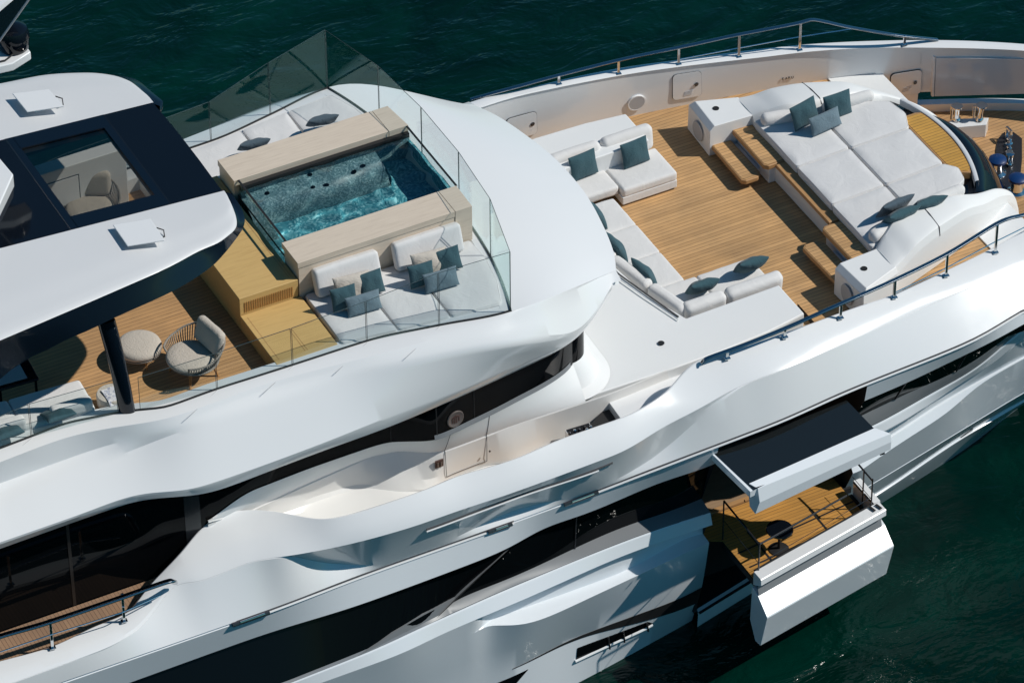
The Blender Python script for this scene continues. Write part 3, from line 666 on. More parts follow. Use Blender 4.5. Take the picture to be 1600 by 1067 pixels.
# its guard rail
gz = -1.92
c0, c1, c2, c3 = (px0+.03, -4.95, gz), (px0+.02, yo(px0)-.05, gz), (px1-.75, yo(px1-.75)-.05, gz), (px1-.35, -5.0, gz)
GR = obj('guard_rail', M().tube([c0, c1], .02, 8).tube([c1, c2], .02, 8).tube([(px1-.08, -5.05, gz), (px1-.06, yo(px1)-.02, gz-.05)], .02, 8), STEELD, PLAT)
for q in (c0, c1, (px1-.07, -5.45, gz), (px1-.06, yo(px1)-.02, gz)): obj('post', M().tube([q, (q[0], q[1], -2.93)], .016, 6), STEELD, GR)
obj('wire', M().tube([(c0[0], c0[1], -2.42), (c1[0], c1[1], -2.42)], .007, 5).tube([(px1-.07, -5.05, -2.42), (px1-.06, yo(px1), -2.45)], .007, 5).tube([c1[:2]+(-2.42,), (px1-.06, yo(px1), -2.42)], .006, 5), STEELD, GR)
# raised flap: dark glass deck with a white box beam along its free edge
A0, A1 = np.array(at(1112, 709, -.24)), np.array(at(1322, 626, -.18))
B0, B1 = np.array(at(1172, 768, -.60)), np.array(at(1366, 671, -.56))
def flapz(p, dz): return tuple(p+np.array([0, 0, dz]))
m = M().add([flapz(A0, 0), flapz(A1, 0), flapz(B1, 0), flapz(B0, 0)]+[flapz(A0, -.16), flapz(A1, -.16), flapz(B1, -.16), flapz(B0, -.16)], [(0, 1, 2, 3), (7, 6, 5, 4), (0, 3, 7, 4), (1, 5, 6, 2), (0, 4, 5, 1), (3, 2, 6, 7)])
FLAP = obj('balcony_flap', m, HULLM, YACHT, bevel=.01)
e = np.array([.06, 0, 0])
obj('flap_glass', M().add([flapz(A0+e*.7, .006), flapz(A1+e*.2, .006), flapz(B1+e*.2, .006), flapz(B0+e*1.2, .006)], [(0, 1, 2, 3)]), mat_plain('flap_dark_glass', (.010, .012, .013), .02, 0, .6, .5), FLAP)
bt = [np.array(at(1170, 755, -.52)), np.array(at(1367, 668, -.52))]; bc = [np.array(at(1184, 763, -.60)), np.array(at(1392, 677, -.60))]
bb = [np.array(at(1180, 803, -1.14)), np.array(at(1392, 702, -.94))]; bm_ = [np.array(at(1187, 785, -.88)), np.array(at(1393, 690, -.76))]
secs = []
for t in np.linspace(0, 1, 6):
    q = [a[0]*(1-t)+a[1]*t for a in (bt, bc, bm_, bb)]
    inn = q[0]+np.array([0, .03, -.12]); inb = q[3]+np.array([0, .22, .02])
    secs.append([tuple(z) for z in (q[0], q[1], q[2], q[3], inb, inn)])
m = M().grid(secs, close=True); m.add(secs[0], [tuple(range(6))]); m.add(secs[-1], [tuple(range(6))])
obj('flap_beam', m, HULLM, FLAP, ang=15, bevel=.008)
q = np.array(at(1378, 706, -.97)); obj('flap_latch', M().box(q, (.10, .06, .10)), STEELD, FLAP)
q = np.array(at(1165, 782, -.78)); obj('flap_pin', M().lathe([(.03, .02), (.0001, .02)], seg=10).xform(Matrix.Translation(q) @ Matrix.Rotation(R(-90), 4, 'Y')), STEELD, FLAP)

# ---- port bulwark of the foredeck
m = M(); xs = xr(1.6, 13.0, .12)
def foot(x): return (x, rCi(x)[1]+.10, 0.0)
xo = xr(11.55, 15.0, .12)
strip(m, xr(1.6, 11.55, .12), [rCo, lerp(rCo, rCi, .15, 0, .012), lerp(rCo, rCi, .85, 0, .012), rCi, off(rCi, .03, -.015), lerp(off(rCi, .04, -.04), foot, .5, -.01), lambda x: (x, foot(x)[1], 0.0 if x < 10.8 else -1.05)])
strip(m, xo, [rCo, lerp(rCo, rCi, .15, 0, .012), lerp(rCo, rCi, .85, 0, .012), rCi, off(rCi, .03, -.015), fixz(rCi, -.50, .10), fixz(rCo, -.50, .02)])
strip(m, xo, [fixz(rCo, -.84, .02), fixz(rCi, -.84, .10), fixz(rCi, -1.05, .12)])
PB = obj('bulwark', m, GEL, YACHT, ang=22)
def wallp(px_, py_):                       # point on the inner face of the port bulwark seen at a pixel
    lo, hi = -1.0, 1.4
    for _ in range(40):
        z = (lo+hi)/2; p = at(px_, py_, z); c_ = rCi(p[0]); zf_ = 0.0 if p[0] < 10.75 else -1.05; t_ = (c_[2]-.04-z)/(c_[2]-.04-zf_); yw = c_[1]+.04+.06*t_-.01*(1-abs(2*t_-1))
        if p[1] > yw: lo = z
        else: hi = z
    return Vector(p)
def wall_quad(name, c, mat, parent, d=.012, r=.0):
    p = [wallp(*q) for q in c]; n_ = Vector((0, -1, 0)); k = len(p)
    ctr_ = sum(p, Vector())/k
    if r:
        out = []
        for i in range(k):
            a, b, c_ = p[i-1], p[i], p[(i+1) % k]
            u = (a-b); v = (c_-b); rr = min(r, u.length*.45, v.length*.45); u = u.normalized()*rr; v = v.normalized()*rr
            for t in (0, .25, .5, .75, 1): out.append((b+u)*(1-t)**2+b*2*t*(1-t)+(b+v)*t*t)
        p = out; k = len(p)
    m = M().add([q+n_*d for q in p]+[q+n_*-.02 for q in p], [tuple(range(k))]+[(i, (i+1) % k, k+(i+1) % k, k+i) for i in range(k)])
    return obj(name, m, mat, parent), p
for c, hd, vents in ((((1050, 117), (1095, 110), (1096, 149), (1050, 157)), (1087, 131), (1074, 145)), (((1391, 116), (1440, 108), (1438, 146), (1390, 150)), (1429, 128), (1415, 139)), (((790, 186), (838, 173), (839, 208), (790, 222)), (831, 193), (822, 207))):
    J, p_ = wall_quad('locker_hatch', c, CAULK, YACHT, .020, .10)
    ctr_ = sum(c[i][0] for i in range(4))/4, sum(c[i][1] for i in range(4))/4
    wall_quad('hatch_panel', [(ctr_[0]+(q[0]-ctr_[0])*.98, ctr_[1]+(q[1]-ctr_[1])*.98) for q in c], GEL, J, .027, .10)
    h = wallp(*hd); obj('latch', M().lathe([(.045, 0), (.05, .012), (.03, .02), (.0001, .016)], seg=14).xform(Matrix.Translation(h+Vector((0, -.026, 0))) @ Matrix.Rotation(R(90), 4, 'X')), STEELD, J)
    for k in range(4):
        v0 = wallp(vents[0]-7+k*.7, vents[1]+4-k*2); v1 = wallp(vents[0]+6+k*.7, vents[1]+1.2-k*2.2); n_ = Vector((0, -.028, 0))
        obj('vent_slit', M().tube([v0+n_, v1+n_], .006, 5), GREYM, J)
h = wallp(994, 160); nn_ = (wallp(1004, 157)-wallp(984, 163)).cross(wallp(994, 150)-wallp(994, 170)).normalized(); nn_ = nn_ if nn_.y < 0 else -nn_
mtx = Matrix.Translation(h+nn_*.012) @ nn_.to_track_quat('Z', 'Y').to_matrix().to_4x4()
SPK = obj('deck_speaker', M().lathe([(.0001, .02), (.165, .02), (.172, .028), (.195, .028), (.20, -.05)], seg=28).xform(mtx), GEL, PB)
obj('speaker_grille', M().lathe([(.0001, .026), (.168, .026), (.17, .02)], seg=28).xform(mtx), GREYM, SPK)
# raised letters above the deck edge
for ch, (px_, py_) in zip('EARU', ((1222.5, 125), (1228, 124), (1232.5, 123.2), (1237.5, 122.5))):
    cu = bpy.data.curves.new('letter', 'FONT'); cu.body = ch; cu.size = .085; cu.extrude = .004; cu.align_x = 'CENTER'
    to = bpy.data.objects.new('letter', cu); COL.objects.link(to); dg = bpy.context.evaluated_depsgraph_get(); me = bpy.data.meshes.new_from_object(to.evaluated_get(dg)); bpy.data.objects.remove(to)
    me.materials.append(STEELD); lo = bpy.data.objects.new('letter', me); COL.objects.link(lo); lo.parent = PB
    lo.location = wallp(px_, py_)+Vector((0, -.015, 0)); lo.rotation_euler = (R(90), 0, R(-12))
# bow bulwark door seam and opening with the fairlead
wall_quad('bulwark_door_joint', ((1457, 88), (1460, 88), (1458, 150), (1455, 150)), GEL, PB, .03)
wall_quad('bulwark_door', ((1462, 90), (1600, 92), (1600, 146), (1460, 150)), mat_gel('gloss_grey', (.62, .63, .66), .16, .4), PB, .022)

# ---- foredeck floor
m = M(); xs = xr(2.0, 10.85, .2)
strip(m, xs, [lambda x: (x, -rCi(max(x, 2.2))[1]-.10, 0), lambda x: (x, foot(x)[1]+.03, 0)]); m.add([(10.85, -3.2, 0), (10.85, 3.2, 0), (10.85, 3.2, -1.1), (10.85, -3.2, -1.1)], [(0, 1, 2, 3)]); obj('foredeck', m, TEAK, YACHT)
m = M(); xs = xr(9.5, 15, .2); strip(m, xs, [lambda x: (x, -rCi(x)[1]-.1, -1.05), lambda x: (x, foot(x)[1]+.05, -1.05)]); obj('mooring_deck', m, TEAKU, YACHT)
for sg in (1, -1):
    xx_ = np.linspace(9.75, 10.84, 8); pl_ = [(x, (rCi(x)[1]+.09)*sg) for x in xx_]+[(10.84, 1.5*sg), (10.2, 1.9*sg), (9.75, 2.2*sg)]
    obj('deck_plate', M().prism(pl_, .005, .035), GELM, YACHT, bevel=.008)
# white plateau in front of the deck house, with the recess for the seating
pl = [(-.2, -3.75), (1.9, -3.80), (2.95, -3.80), (4.05, -3.74), (4.93, -3.61), (4.93, -2.62), (2.86, -2.62), (2.52, -1.6), (2.38, -.4), (2.34, 0)]
pl = pl+[(x, -y) for x, y in pl[::-1][1:]]
PLT = obj('seating_plinth', M().prism(pl, .02, lambda x, y: .80+.05*max(0, min(1, (x-2)/2.9))), GELM, YACHT, bevel=.03, seg=3)
obj('recess_joint', M().tube([tuple(at(*q, .84)) for q in ((956, 419), (969, 430), (1005, 456), (1060, 495))], .017, 8), CAULK, PLT)
obj('recess_lip', M().tube([tuple(at(*q, .845)) for q in ((953, 425), (966, 435), (1002, 461), (1060, 500))], .012, 8), GEL, PLT)
DR = at(1033, 536, .82); obj('drain_cap', M().lathe([(.065, 0), (.065, .008), (.0001, .004)], c=tuple(DR), seg=20), RUBBER, PLT)

# ---- speaker boxes, steps and the sun pad island on the foredeck
for sg in (1, -1):
    v = [(6.34, 2.50), (7.30, 2.45), (7.30, 3.12), (6.40, 3.42)]
    lo_ = [(x-(.06 if i in (0, 3) else 0), (y+(.10 if i in (2, 3) else .0))*sg) for i, (x, y) in enumerate(v)]
    mid = [(x-(.06 if i in (0, 3) else 0), (y+(.08 if i in (2, 3) else 0))*sg) for i, (x, y) in enumerate(v)]
    top = [(x+(.05 if i in (0, 3) else 0), (y+(0 if i < 2 else -.0))*sg) for i, (x, y) in enumerate(v)]
    m = M().grid([[(x, y, .02) for x, y in lo_], [(x, y, .64) for x, y in mid], [(x, y, .75) for x, y in top]], close=True)
    m.add([(x, y, .75) for x, y in top], [(0, 1, 2, 3)])
    B_ = obj('speaker_locker', m, GELM, YACHT, bevel=.015, ang=20)
    c = Vector((6.275, 2.98*sg, .34)); mt = Matrix.Translation(c) @ Matrix.Rotation(R(-90), 4, 'Y')
    obj('speaker_grille', M().lathe([(.0001, .012), (.20, .012), (.215, .0)], seg=28, sx=1.05).xform(mt), GREYM, B_)
    cpx = (1118.5, 170) if sg > 0 else (1350, 420)
    obj('cup_holder', M().lathe([(.068, 0), (.068, .012), (.055, .014), (.05, .004), (.0001, .002)], c=tuple(at(*cpx, .75)), seg=20), RUBBER, B_)
    # two teak steps each side
    def step(poly, z, th):
        S_ = obj('boarding_step', M().prism([(x, y*sg) for x, y in poly], z-th, z-.008), TEAKT, YACHT, bevel=.02)
        cx = sum(p[0] for p in poly)/len(poly); cy = sum(p[1] for p in poly)/len(poly)
        obj('tread', M().prism([((x-cx)*.86+cx, ((y-cy)*.93+cy)*sg) for x, y in poly], z-.02, z), TEAK, S_); return S_
    step([(6.30, 1.24), (6.38, 1.16), (6.66, 1.16), (6.78, 1.30), (6.78, 2.56), (6.34, 2.62)], .27, .11)
    step([(6.78, 1.18), (6.86, 1.10), (7.26, 1.10), (7.26, 2.46), (6.80, 2.50)], .52, .12)
    obj('step_riser', M().b2(6.90, 7.24, 1.14*sg, 2.46*sg, .02, .41).b2(6.62, 6.9, 1.5*sg, 2.46*sg, .02, .17), GEL, YACHT, bevel=.01)
isl = [(7.04, -2.3), (7.04, 2.3), (8.2, 2.72), (9.2, 2.35), (9.75, 1.75), (10.2, 1.2), (10.45, 0)]
isl = isl+[(x, -y) for x, y in isl[::-1][1:-2]]
ISL = obj('sunpad_island', M().prism(isl, .02, lambda x, y: .40+.05*max(0, x-7)), GEL, YACHT, bevel=.03, seg=3)
obj('ledge', M().b2(7.0, 7.30, -1.06, 1.06, .43, .52), TEAKT, ISL, bevel=.015)
# curved coaming either side (shell with a padded inner roll); section swept along a curve
def wing(sg):
    K = np.array([(7.25, 3.12, .74, 7.25, 2.47, .755), (7.55, 3.0, .80, 7.55, 2.30, .90), (7.95, 2.86, .93, 7.95, 2.10, 1.03), (8.5, 2.68, .98, 8.5, 1.98, 1.04), (9.25, 2.42, .93, 9.22, 1.95, .97), (9.95, 2.14, .66, 9.9, 1.88, .74), (10.65, 1.74, .33, 10.6, 1.60, .42), (11.15, 1.46, -.08, 11.1, 1.36, -.02), (11.36, 1.32, -.55, 11.33, 1.26, -.52)])
    kk = np.linspace(0, 8, 73); K_ = [pchip(np.arange(9), K[:, c])(kk) for c in range(6)]
    rows = []
    for ox, oy, oz, rx_, ry_, rz_ in zip(*K_):
        bz = .02 if ox < 10.7 else -1.05
        sec = [(ox, oy+.05, bz), (ox, oy+.06, max(bz, oz-.19)), (ox, oy+.055, max(bz, oz-.17)), (ox, oy+.01, oz-.015), (ox, oy-.02, oz)]
        for k in (.15, .4, .7, .9): sec.append((ox+(rx_-ox)*k, oy-.02+(ry_+.02-oy+.02)*k, oz+(rz_-oz)*k+.02*math.sin(k*math.pi)))
        sec += [(rx_, ry_+.01, rz_), (rx_, ry_-.03, rz_-.02), (rx_, ry_-.09, rz_-.10), (rx_, ry_-.18, max(rz_-.30, -1.05)), (rx_, ry_-.20, max(-1.05, rz_-.6))]
        rows.append([(q[0], q[1]*sg, q[2]) for q in sec])
    m = M().grid(rows); m.add(rows[-1], [tuple(range(len(rows[-1])))])
    m.add(rows[0], [tuple(range(len(rows[0])))])
    W_ = obj('sunpad_coaming', m, GELM, YACHT, ang=28)
    jy = pchip(np.arange(9), K[:, 1])(3.08), pchip(np.arange(9), K[:, 4])(3.08); jx = pchip(np.arange(9), K[:, 0])(3.08); jz = pchip(np.arange(9), K[:, 2])(3.08), pchip(np.arange(9), K[:, 5])(3.08)
    q = [(jx, (jy[0]+.064)*sg, jz[0]-.2), (jx, (jy[0]+.02)*sg, jz[0]-.012), (jx, (jy[0]+jy[1])/2*sg, (jz[0]+jz[1])/2+.024), (jx, (jy[1]+.01)*sg, jz[1]+.004), (jx, (jy[1]-.09)*sg, jz[1]-.09)]
    obj('coaming_joint', M().tube(q, .012, 5), CAULK, W_)
    return W_
wing(1); wing(-1)
# forward rim with teak insert and the dark skylight band that slopes to the mooring deck
ya = np.linspace(-1.62, 1.42, 25); xi_ = lambda y, d=0: 10.42+d-.14*y*y
m = M().grid([[(xi_(y), y, .66) for y in ya], [(xi_(y, .0), y, .81) for y in ya], [(xi_(y, .02), y, .825) for y in ya], [(xi_(y, .085), y, .82) for y in ya], [(xi_(y, .10), y, .79) for y in ya], [(xi_(y, .10), y, .66) for y in ya]])
FR = obj('forward_rim', m, GEL, YACHT, ang=50, bevel=.0)
ub = np.linspace(-1, 1, 41); rows = []
for xc, bow, ym, zc, dr in ((9.9, .12, 1.72, .60, .02), (10.46, .13, 1.70, .70, .10), (10.66, .12, 1.62, .72, .30), (10.86, .11, 1.52, .60, .36), (11.10, .10, 1.36, .34, .34), (11.26, .10, 1.27, .04, .22), (11.33, .10, 1.24, -.4, .1), (11.36, .10, 1.24, -1.06, 0)):
    rows.append([(xc-bow*(ym*u)**2, ym*u, zc-dr*u*u) for u in ub])
m = M().grid(rows)
obj('skylight_band', m, BLACKG, YACHT, ang=50)
ti = [(9.83, -1.05), (9.83, .92), (10.2, .92)]+[(xi_(y, .03), y) for y in np.linspace(.86, -1.2, 12)]+[(10.14, -1.30), (9.95, -1.18)]
TI = obj('teak_insert', M().prism(ti, .60, .79), TEAKT, YACHT, bevel=.01)
obj('insert_planks', M().prism([((x-10.08)*.84+10.08, (y+.19)*.95-.19) for x, y in ti], .78, .797), mat_teak('insert_teak', (.66, .36, .075), (.58, .31, .06), .085), TI)

# ---- rails: handrail with posts
def rail_set(path, posts, low=None, r=.036, post_r=.022):
    P_ = np.array([at(*p) for p in path]); kk = np.linspace(0, len(P_)-1, (len(P_)-1)*6+1); P_ = np.array([pchip(np.arange(len(P_)), P_[:, c])(kk) for c in range(3)]).T
    rows = []
    for i, p in enumerate(P_):
        t = P_[min(i+1, len(P_)-1)]-P_[max(i-1, 0)]; t /= np.linalg.norm(t); a = np.cross(t, (0, 0, 1)); a /= np.linalg.norm(a); b_ = np.cross(a, t)
        rows.append([tuple(p+a*x_*r*1.25+b_*y_*r*.62) for x_, y_ in ((-1, -.3), (-1, .4), (-.85, .85), (-.6, 1), (.6, 1), (.85, .85), (1, .4), (1, -.3), (.7, -.9), (.3, -1), (-.3, -1), (-.7, -.9))])
    m = M().grid(rows, close=True); m.add(rows[0], [tuple(range(12))]); m.add(rows[-1], [tuple(range(12))])
    H = obj('railing', m, RAILM, YACHT, ang=40)
    for a, b in posts:
        p, q = at(*a), at(*b); q = np.array([p[0]+(q[0]-p[0])*.0+.0, p[1], q[2]])
        m = M().box(((p[0]), p[1], (p[2]+q[2])/2), (.055, .035, q[2]-p[2]+.03), rz=-.1); m.box((p[0], p[1], p[2]+.012), (.12, .10, .024), rz=-.1)
        obj('stanchion', m, CHROME, H, bevel=.006)
    for lw in (low or []): obj('lower_rail', M().tube([tuple(at(*p)) for p in lw], .012, 6), CHROME, H)
    return H
rail_set([(735, 156, 1.36), (760, 149, 1.42), (800, 138, 1.5), (870, 119, 1.53), (965, 95, 1.54), (1060, 75, 1.52), (1155, 54.5, 1.57), (1200, 46, 1.575), (1250, 36, 1.58), (1266, 31.5, 1.58), (1332, 44, 1.33), (1412, 57, 1.0), (1465, 62.5, .74)],
         [((873, 132, 1.33), (870, 121, 1.53)), ((966, 116, 1.2), (966, 96, 1.54)), ((1060, 101, 1.1), (1060, 76, 1.52)), ((1154, 89.5, .98), (1154, 56, 1.57)), ((1249, 79, .88), (1249, 37, 1.58)), ((1413, 70.5, .77), (1413, 57, 1.0))],
         [[(1062, 93, 1.24), (1154, 75.5, 1.21), (1249, 58, 1.22), (1335, 45, 1.31)]])
rail_set([(1096, 568, 1.36), (1104, 560.5, 1.44), (1160, 540, 1.48), (1226, 513.5, 1.5), (1313, 475, 1.55), (1397, 438, 1.52), (1478, 398, 1.5), (1567, 345, 1.56), (1600, 336, 1.5), (1660, 320, 1.4)],
         [((1136, 560, 1.32), (1130, 551, 1.46)), ((1226, 527, 1.3), (1226, 514, 1.5)), ((1313, 497, 1.2), (1313, 475, 1.55)), ((1397, 465, 1.08), (1397, 438, 1.52)), ((1478, 431, .97), (1478, 398, 1.5)), ((1555, 395, .87), (1555, 352, 1.55))],
         [[(1397, 458, 1.2), (1478, 419, 1.17), (1555, 378, 1.15), (1620, 346, 1.1)]])
rail_set([(-60, 1014, .95), (0, 994, .95), (82, 970, .92), (192, 932.5, .92), (258, 909.5, .9), (270, 907, .86), (273, 911, .6)],
         [((82, 1012, .22), (82, 971, .92)), ((194, 970, .25), (193, 933, .92))],
         [[(-60, 1040, .58), (0, 1018, .58), (80, 991, .57), (192, 956, .57), (250, 930, .5)]], r=.045)

# ---- mooring gear on the bow
for px_, py_ in ((1559, 248), (1590, 277)):
    q = at(px_, py_, -.65)
    C_ = obj('capstan', M().lathe([(.20, -.42), (.20, -.36), (.13, -.32), (.115, -.16), (.15, -.08), (.15, -.03)], c=tuple(q), seg=24), CHROME, YACHT)
    obj('cap_cover', M().lathe([(.165, -.08), (.19, -.06), (.185, -.01), (.12, .03), (.0001, .035)], c=tuple(q), seg=24), BLUEC, C_)
ch = [(1556, 236), (1559, 218), (1569, 207), (1584, 207), (1597, 217), (1597, 250), (1592, 300), (1560, 300)]
CH = obj('chain_plate', M().prism([tuple(at(*p, -1.03)[:2]) for p in ch], -1.05, -1.02), STEELD, YACHT, bevel=.008)
q = [np.array(at(1577, y_, -.95)) for y_ in (205, 222, 240, 256)]
m = M()
for k in range(9):
    t = k/8; p = q[0]*(1-t)+q[-1]*t; m.lathe([(.05, -.02), (.065, 0), (.05, .02)], c=tuple(p), seg=10, sx=1.3 if k % 2 else .8)
obj('anchor_chain', m, CHROME, CH)
m = M(); p = at(1576, 212, -.9); m.box((p[0], p[1]-.08, p[2]), (.05, .03, .34)); m.box((p[0], p[1]+.08, p[2]), (.05, .03, .34)); m.box((p[0], p[1], p[2]+.16), (.05, .2, .04)); p = at(1578, 245, -.85); m.lathe([(.09, -.15), (.07, -.05), (.09, .08), (.0001, .1)], c=tuple(p), seg=14)
obj('chain_stopper', m, CHROME, CH)
bp = [tuple(at(*p, -.72)[:2]) for p in ((1455, 200), (1492, 186), (1545, 184), (1541, 195), (1496, 199))]
BP = obj('bollard_plinth', M().prism(bp, -1.05, -.72), GEL, YACHT, bevel=.012)
for px_, py_, lx in ((1495, 187, -.03), (1530, 187, .10)):
    q = at(px_, py_, -.70); m = M()
    prof = [(.09, 0), (.085, .03), (.06, .06), (.055, .22), (.075, .30), (.12, .335), (.12, .36), (.0001, .37)]
    rows = [[(q[0]+r_*math.cos(k*math.pi/10)+lx*z_*1.2, q[1]+r_*math.sin(k*math.pi/10), q[2]+z_) for k in range(20)] for r_, z_ in prof]; m.grid(rows, close=True)
    obj('bollard', m, CHROME, BP)
    p = at(px_+1, 165, -.35); obj('fairlead_roller', M().tube([(p[0], p[1]+.2, -.84), (p[0], p[1]+.2, -.50)], .03, 10), CHROME, BP)

# ---- sun deck: floor, steps, plunge pool, sun beds, glass screens
m = M(); m.prism([(-13.6, -3.2), (-9.2, -3.15), (-8.4, -3.35), (-4.4, -3.35), (-2.2, -3.6), (-1.6, -3.6), (-1.2, -2.2), (-1.05, 0), (-1.2, 2.2), (-1.6, 3.6), (-4.4, 3.35), (-8.4, 3.35), (-13.6, 3.2)], 3.2, 3.3)
obj('sun_deck', m, TEAKU, YACHT)
ST = obj('deck_step', M().b2(-6.08, -4.88, -1.64, 1.9, 3.3, 4.05), OAKY, YACHT, bevel=.012)
m = M()
for k in range(22): m.b2(-5.98+k*.046, -5.965+k*.046, -1.652, -1.642, 3.70, 3.93)
obj('vent_grille', m, LEGW, ST)
ST2 = obj('deck_step', M().b2(-6.08, -4.84, -3.22, -1.645, 3.3, 3.65), OAKY, YACHT, bevel=.012)
m = M()
for a, b in (((-5.98, -1.75), (-5.98, -3.1)), ((-5.98, -2.42), (-4.95, -2.42)), ((-5.45, -2.42), (-5.45, -3.1)), ((-5.40, -2.42), (-5.40, -3.1))): m.box(((a[0]+b[0])/2, (a[1]+b[1])/2, 3.651), (abs(a[0]-b[0])+.008, abs(a[1]-b[1])+.008, .004))
obj('hatch_joint', m, TEAKT, ST2)
m = M()
for a, b in (((-5.0, -1.5), (-5.0, 1.8)), ((-4.95, -1.5), (-4.95, 1.8))): m.box(((a[0]+b[0])/2, (a[1]+b[1])/2, 4.051), (.008, 3.3, .004))
obj('step_joint', m, TEAKT, ST)
# pool: two wide copings, tiled basin, glass end walls, water
PX0, PX1 = -4.80, -1.22
POOL = obj('plunge_pool', M().b2(PX0, PX1, -1.0, 1.14, 3.30, 3.40), MOSA, YACHT); POOL.cycles.is_caustics_receiver = True
for y0, y1 in ((-1.66, -.97), (1.12, 1.85)):
    obj('coping', M().b2(-4.88, -1.62, y0, y1, 4.32, 4.45).b2(-4.86, -1.62, y0+(.015 if y0 < 0 else .06), y1-(.06 if y0 < 0 else .015), 3.3, 4.32), TRAV, POOL, bevel=.006)
    obj('coping_block', M().prism([(-1.612, y0), (-1.20 if y0 > 0 else -1.26, y0), (-1.24 if y0 < 0 else -1.28, y1), (-1.612, y1)], 3.3, 4.45), TRAV, POOL, bevel=.006)
obj('pool_side', M().b2(PX0+.03, PX1, 1.05, 1.12, 3.35, 4.20), MOSG, POOL)
obj('pool_side', M().b2(PX0+.03, PX1, -.97, -.94, 3.35, 4.20), MOSA, POOL)
obj('pool_gutter', M().b2(PX0+.03, PX1, 1.04, 1.13, 4.20, 4.32), RUBBER, POOL)
obj('pool_gutter', M().b2(PX0+.03, PX1, -.985, -.94, 4.20, 4.32), RUBBER, POOL)
m = M(); m.grid([[(x, 1.06, 4.02-.0*x) for x in np.linspace(PX0+.03, -1.95, 20)], [(x, .80, 3.98) for x in np.linspace(PX0+.03, -1.95, 20)], [(x, .55-.06*math.sin((x+1)*2), 3.90) for x in np.linspace(PX0+.03, -1.95, 20)], [(x, .42-.06*math.sin((x+1)*2), 3.72) for x in np.linspace(PX0+.03, -1.95, 20)], [(x, .36, 3.40) for x in np.linspace(PX0+.03, -1.95, 20)]])
m.add([(-1.95, 1.06, 4.02), (-1.95, .8, 3.98), (-1.95, .55, 3.9), (-1.95, .42, 3.72), (-1.95, .36, 3.4), (-1.95, 1.06, 3.4)], [(0, 1, 2, 3, 4, 5)])
SEATP = obj('pool_bench', m, MOSG, POOL, ang=50); SEATP.cycles.is_caustics_receiver = True
for x, y, z in ((-2.55, .72, 3.985), (-2.35, .78, 3.995), (-3.2, .62, 3.95), (-3.45, .68, 3.96), (-3.35, 1.0, 4.02), (-4.3, .9, 4.0)):
    obj('jet_nozzle', M().lathe([(.05, -.01), (.05, .012), (.03, .015), (.0001, .004)], c=(x, y, z), seg=14), RUBBER, POOL)
obj('glass_end', M().b2(PX0, PX0+.03, -.97, 1.12, 3.42, 4.43), GLASS, POOL)
obj('glass_end', M().b2(PX1-.03, PX1, -.97, 1.12, 4.0, 4.43), GLASS, POOL)
obj('pool_side', M().b2(PX1-.03, PX1+.02, -.97, 1.12, 3.3, 4.06), MOSA, POOL)
obj('glass_edge', M().b2(PX0-.004, PX0+.034, -.97, 1.12, 4.43, 4.445), RUBBER, POOL)
obj('glass_edge', M().b2(PX1-.034, PX1+.004, -.97, 1.12, 4.43, 4.445), RUBBER, POOL)
obj('glass_edge', M().b2(PX0-.012, PX0-.001, -.97, 1.12, 4.05, 4.09), RUBBER, POOL)
rngw = np.random.RandomState(3); wv = [(a_, k_, p_, h_) for a_, k_, p_, h_ in zip(rngw.rand(16)*6.283, 4+rngw.rand(16)*14, rngw.rand(16)*6.28, rngw.rand(16)+.5)]
def wz(x, y): return 4.27+sum((.034)/k_*h_*math.sin(k_*(x*math.cos(a_)+y*math.sin(a_))+p_+.6*math.sin(2.1*x+1.7*y+p_)) for a_, k_, p_, h_ in wv)
m = M().grid([[(x, y, wz(x, y)) for x in np.linspace(PX0+.03, PX1-.03, 190)] for y in np.linspace(-.94, 1.05, 106)])
pw_ = obj('pool_water', m, POOLW, ang=180)
pw_.cycles.is_caustics_caster = True; sd.cycles.is_caustics_light = True
tag(pw_, None, None, kind='structure')
# sun-bed bases
for sg in (1, -1):
    bp_ = [(-4.80, 1.69), (-1.30, 1.69), (-1.28, 2.3), (-1.40, 3.0), (-1.62, 3.56), (-2.4, 3.42), (-4.80, 3.20)]
    if sg > 0: bp_ = [(-6.0, 1.9)]+bp_[:-1]+[(-6.0, 3.20)]
    obj('sunbed_base', M().prism([(x, y*sg) for x, y in bp_], 3.3, 3.50), GELM, YACHT, bevel=.01)
# glass screens: each pane with its edges; windscreen in front, rising from the sides
def screen(p0, p1, z0, z1, edge=True):
    p0, p1 = Vector(p0), Vector(p1); u = (p1-p0); L = u.length; u.normalize(); nn = Vector((-u.y, u.x, 0))*.007
    a, b = p0+u*.012, p1-u*.012
    v = [a-nn, b-nn, b+nn, a+nn]; v = [(q.x, q.y, q.z+.0) for q in v]; tt = [(v[0][0], v[0][1], z0), (v[1][0], v[1][1], z1), (v[2][0], v[2][1], z1), (v[3][0], v[3][1], z0)]
    G_ = obj('glass_screen', M().add(v+tt, [(0, 1, 2, 3), (7, 6, 5, 4), (0, 4, 5, 1), (1, 5, 6, 2), (2, 6, 7, 3), (3, 7, 4, 0)]), GLASS, YACHT)
    m = M().tube([a, (a.x, a.y, z0)], .006, 5).tube([b, (b.x, b.y, z1)], .006, 5).tube([(a.x, a.y, z0), (b.x, b.y, z1)], .006, 5)
    obj('pane_edge', m, SMOKE, G_); return G_
SMOKE = mat_plain('smoky_edge', (.05, .075, .075), .2, 0, .2)
def apt(px_, py_): p = at(px_, py_, 3.655); return Vector((p[0], p[1]+.02, p[2]))
J = [((-40, 716), 4.35), ((50, 683), 4.42), ((186, 646), 4.45)]
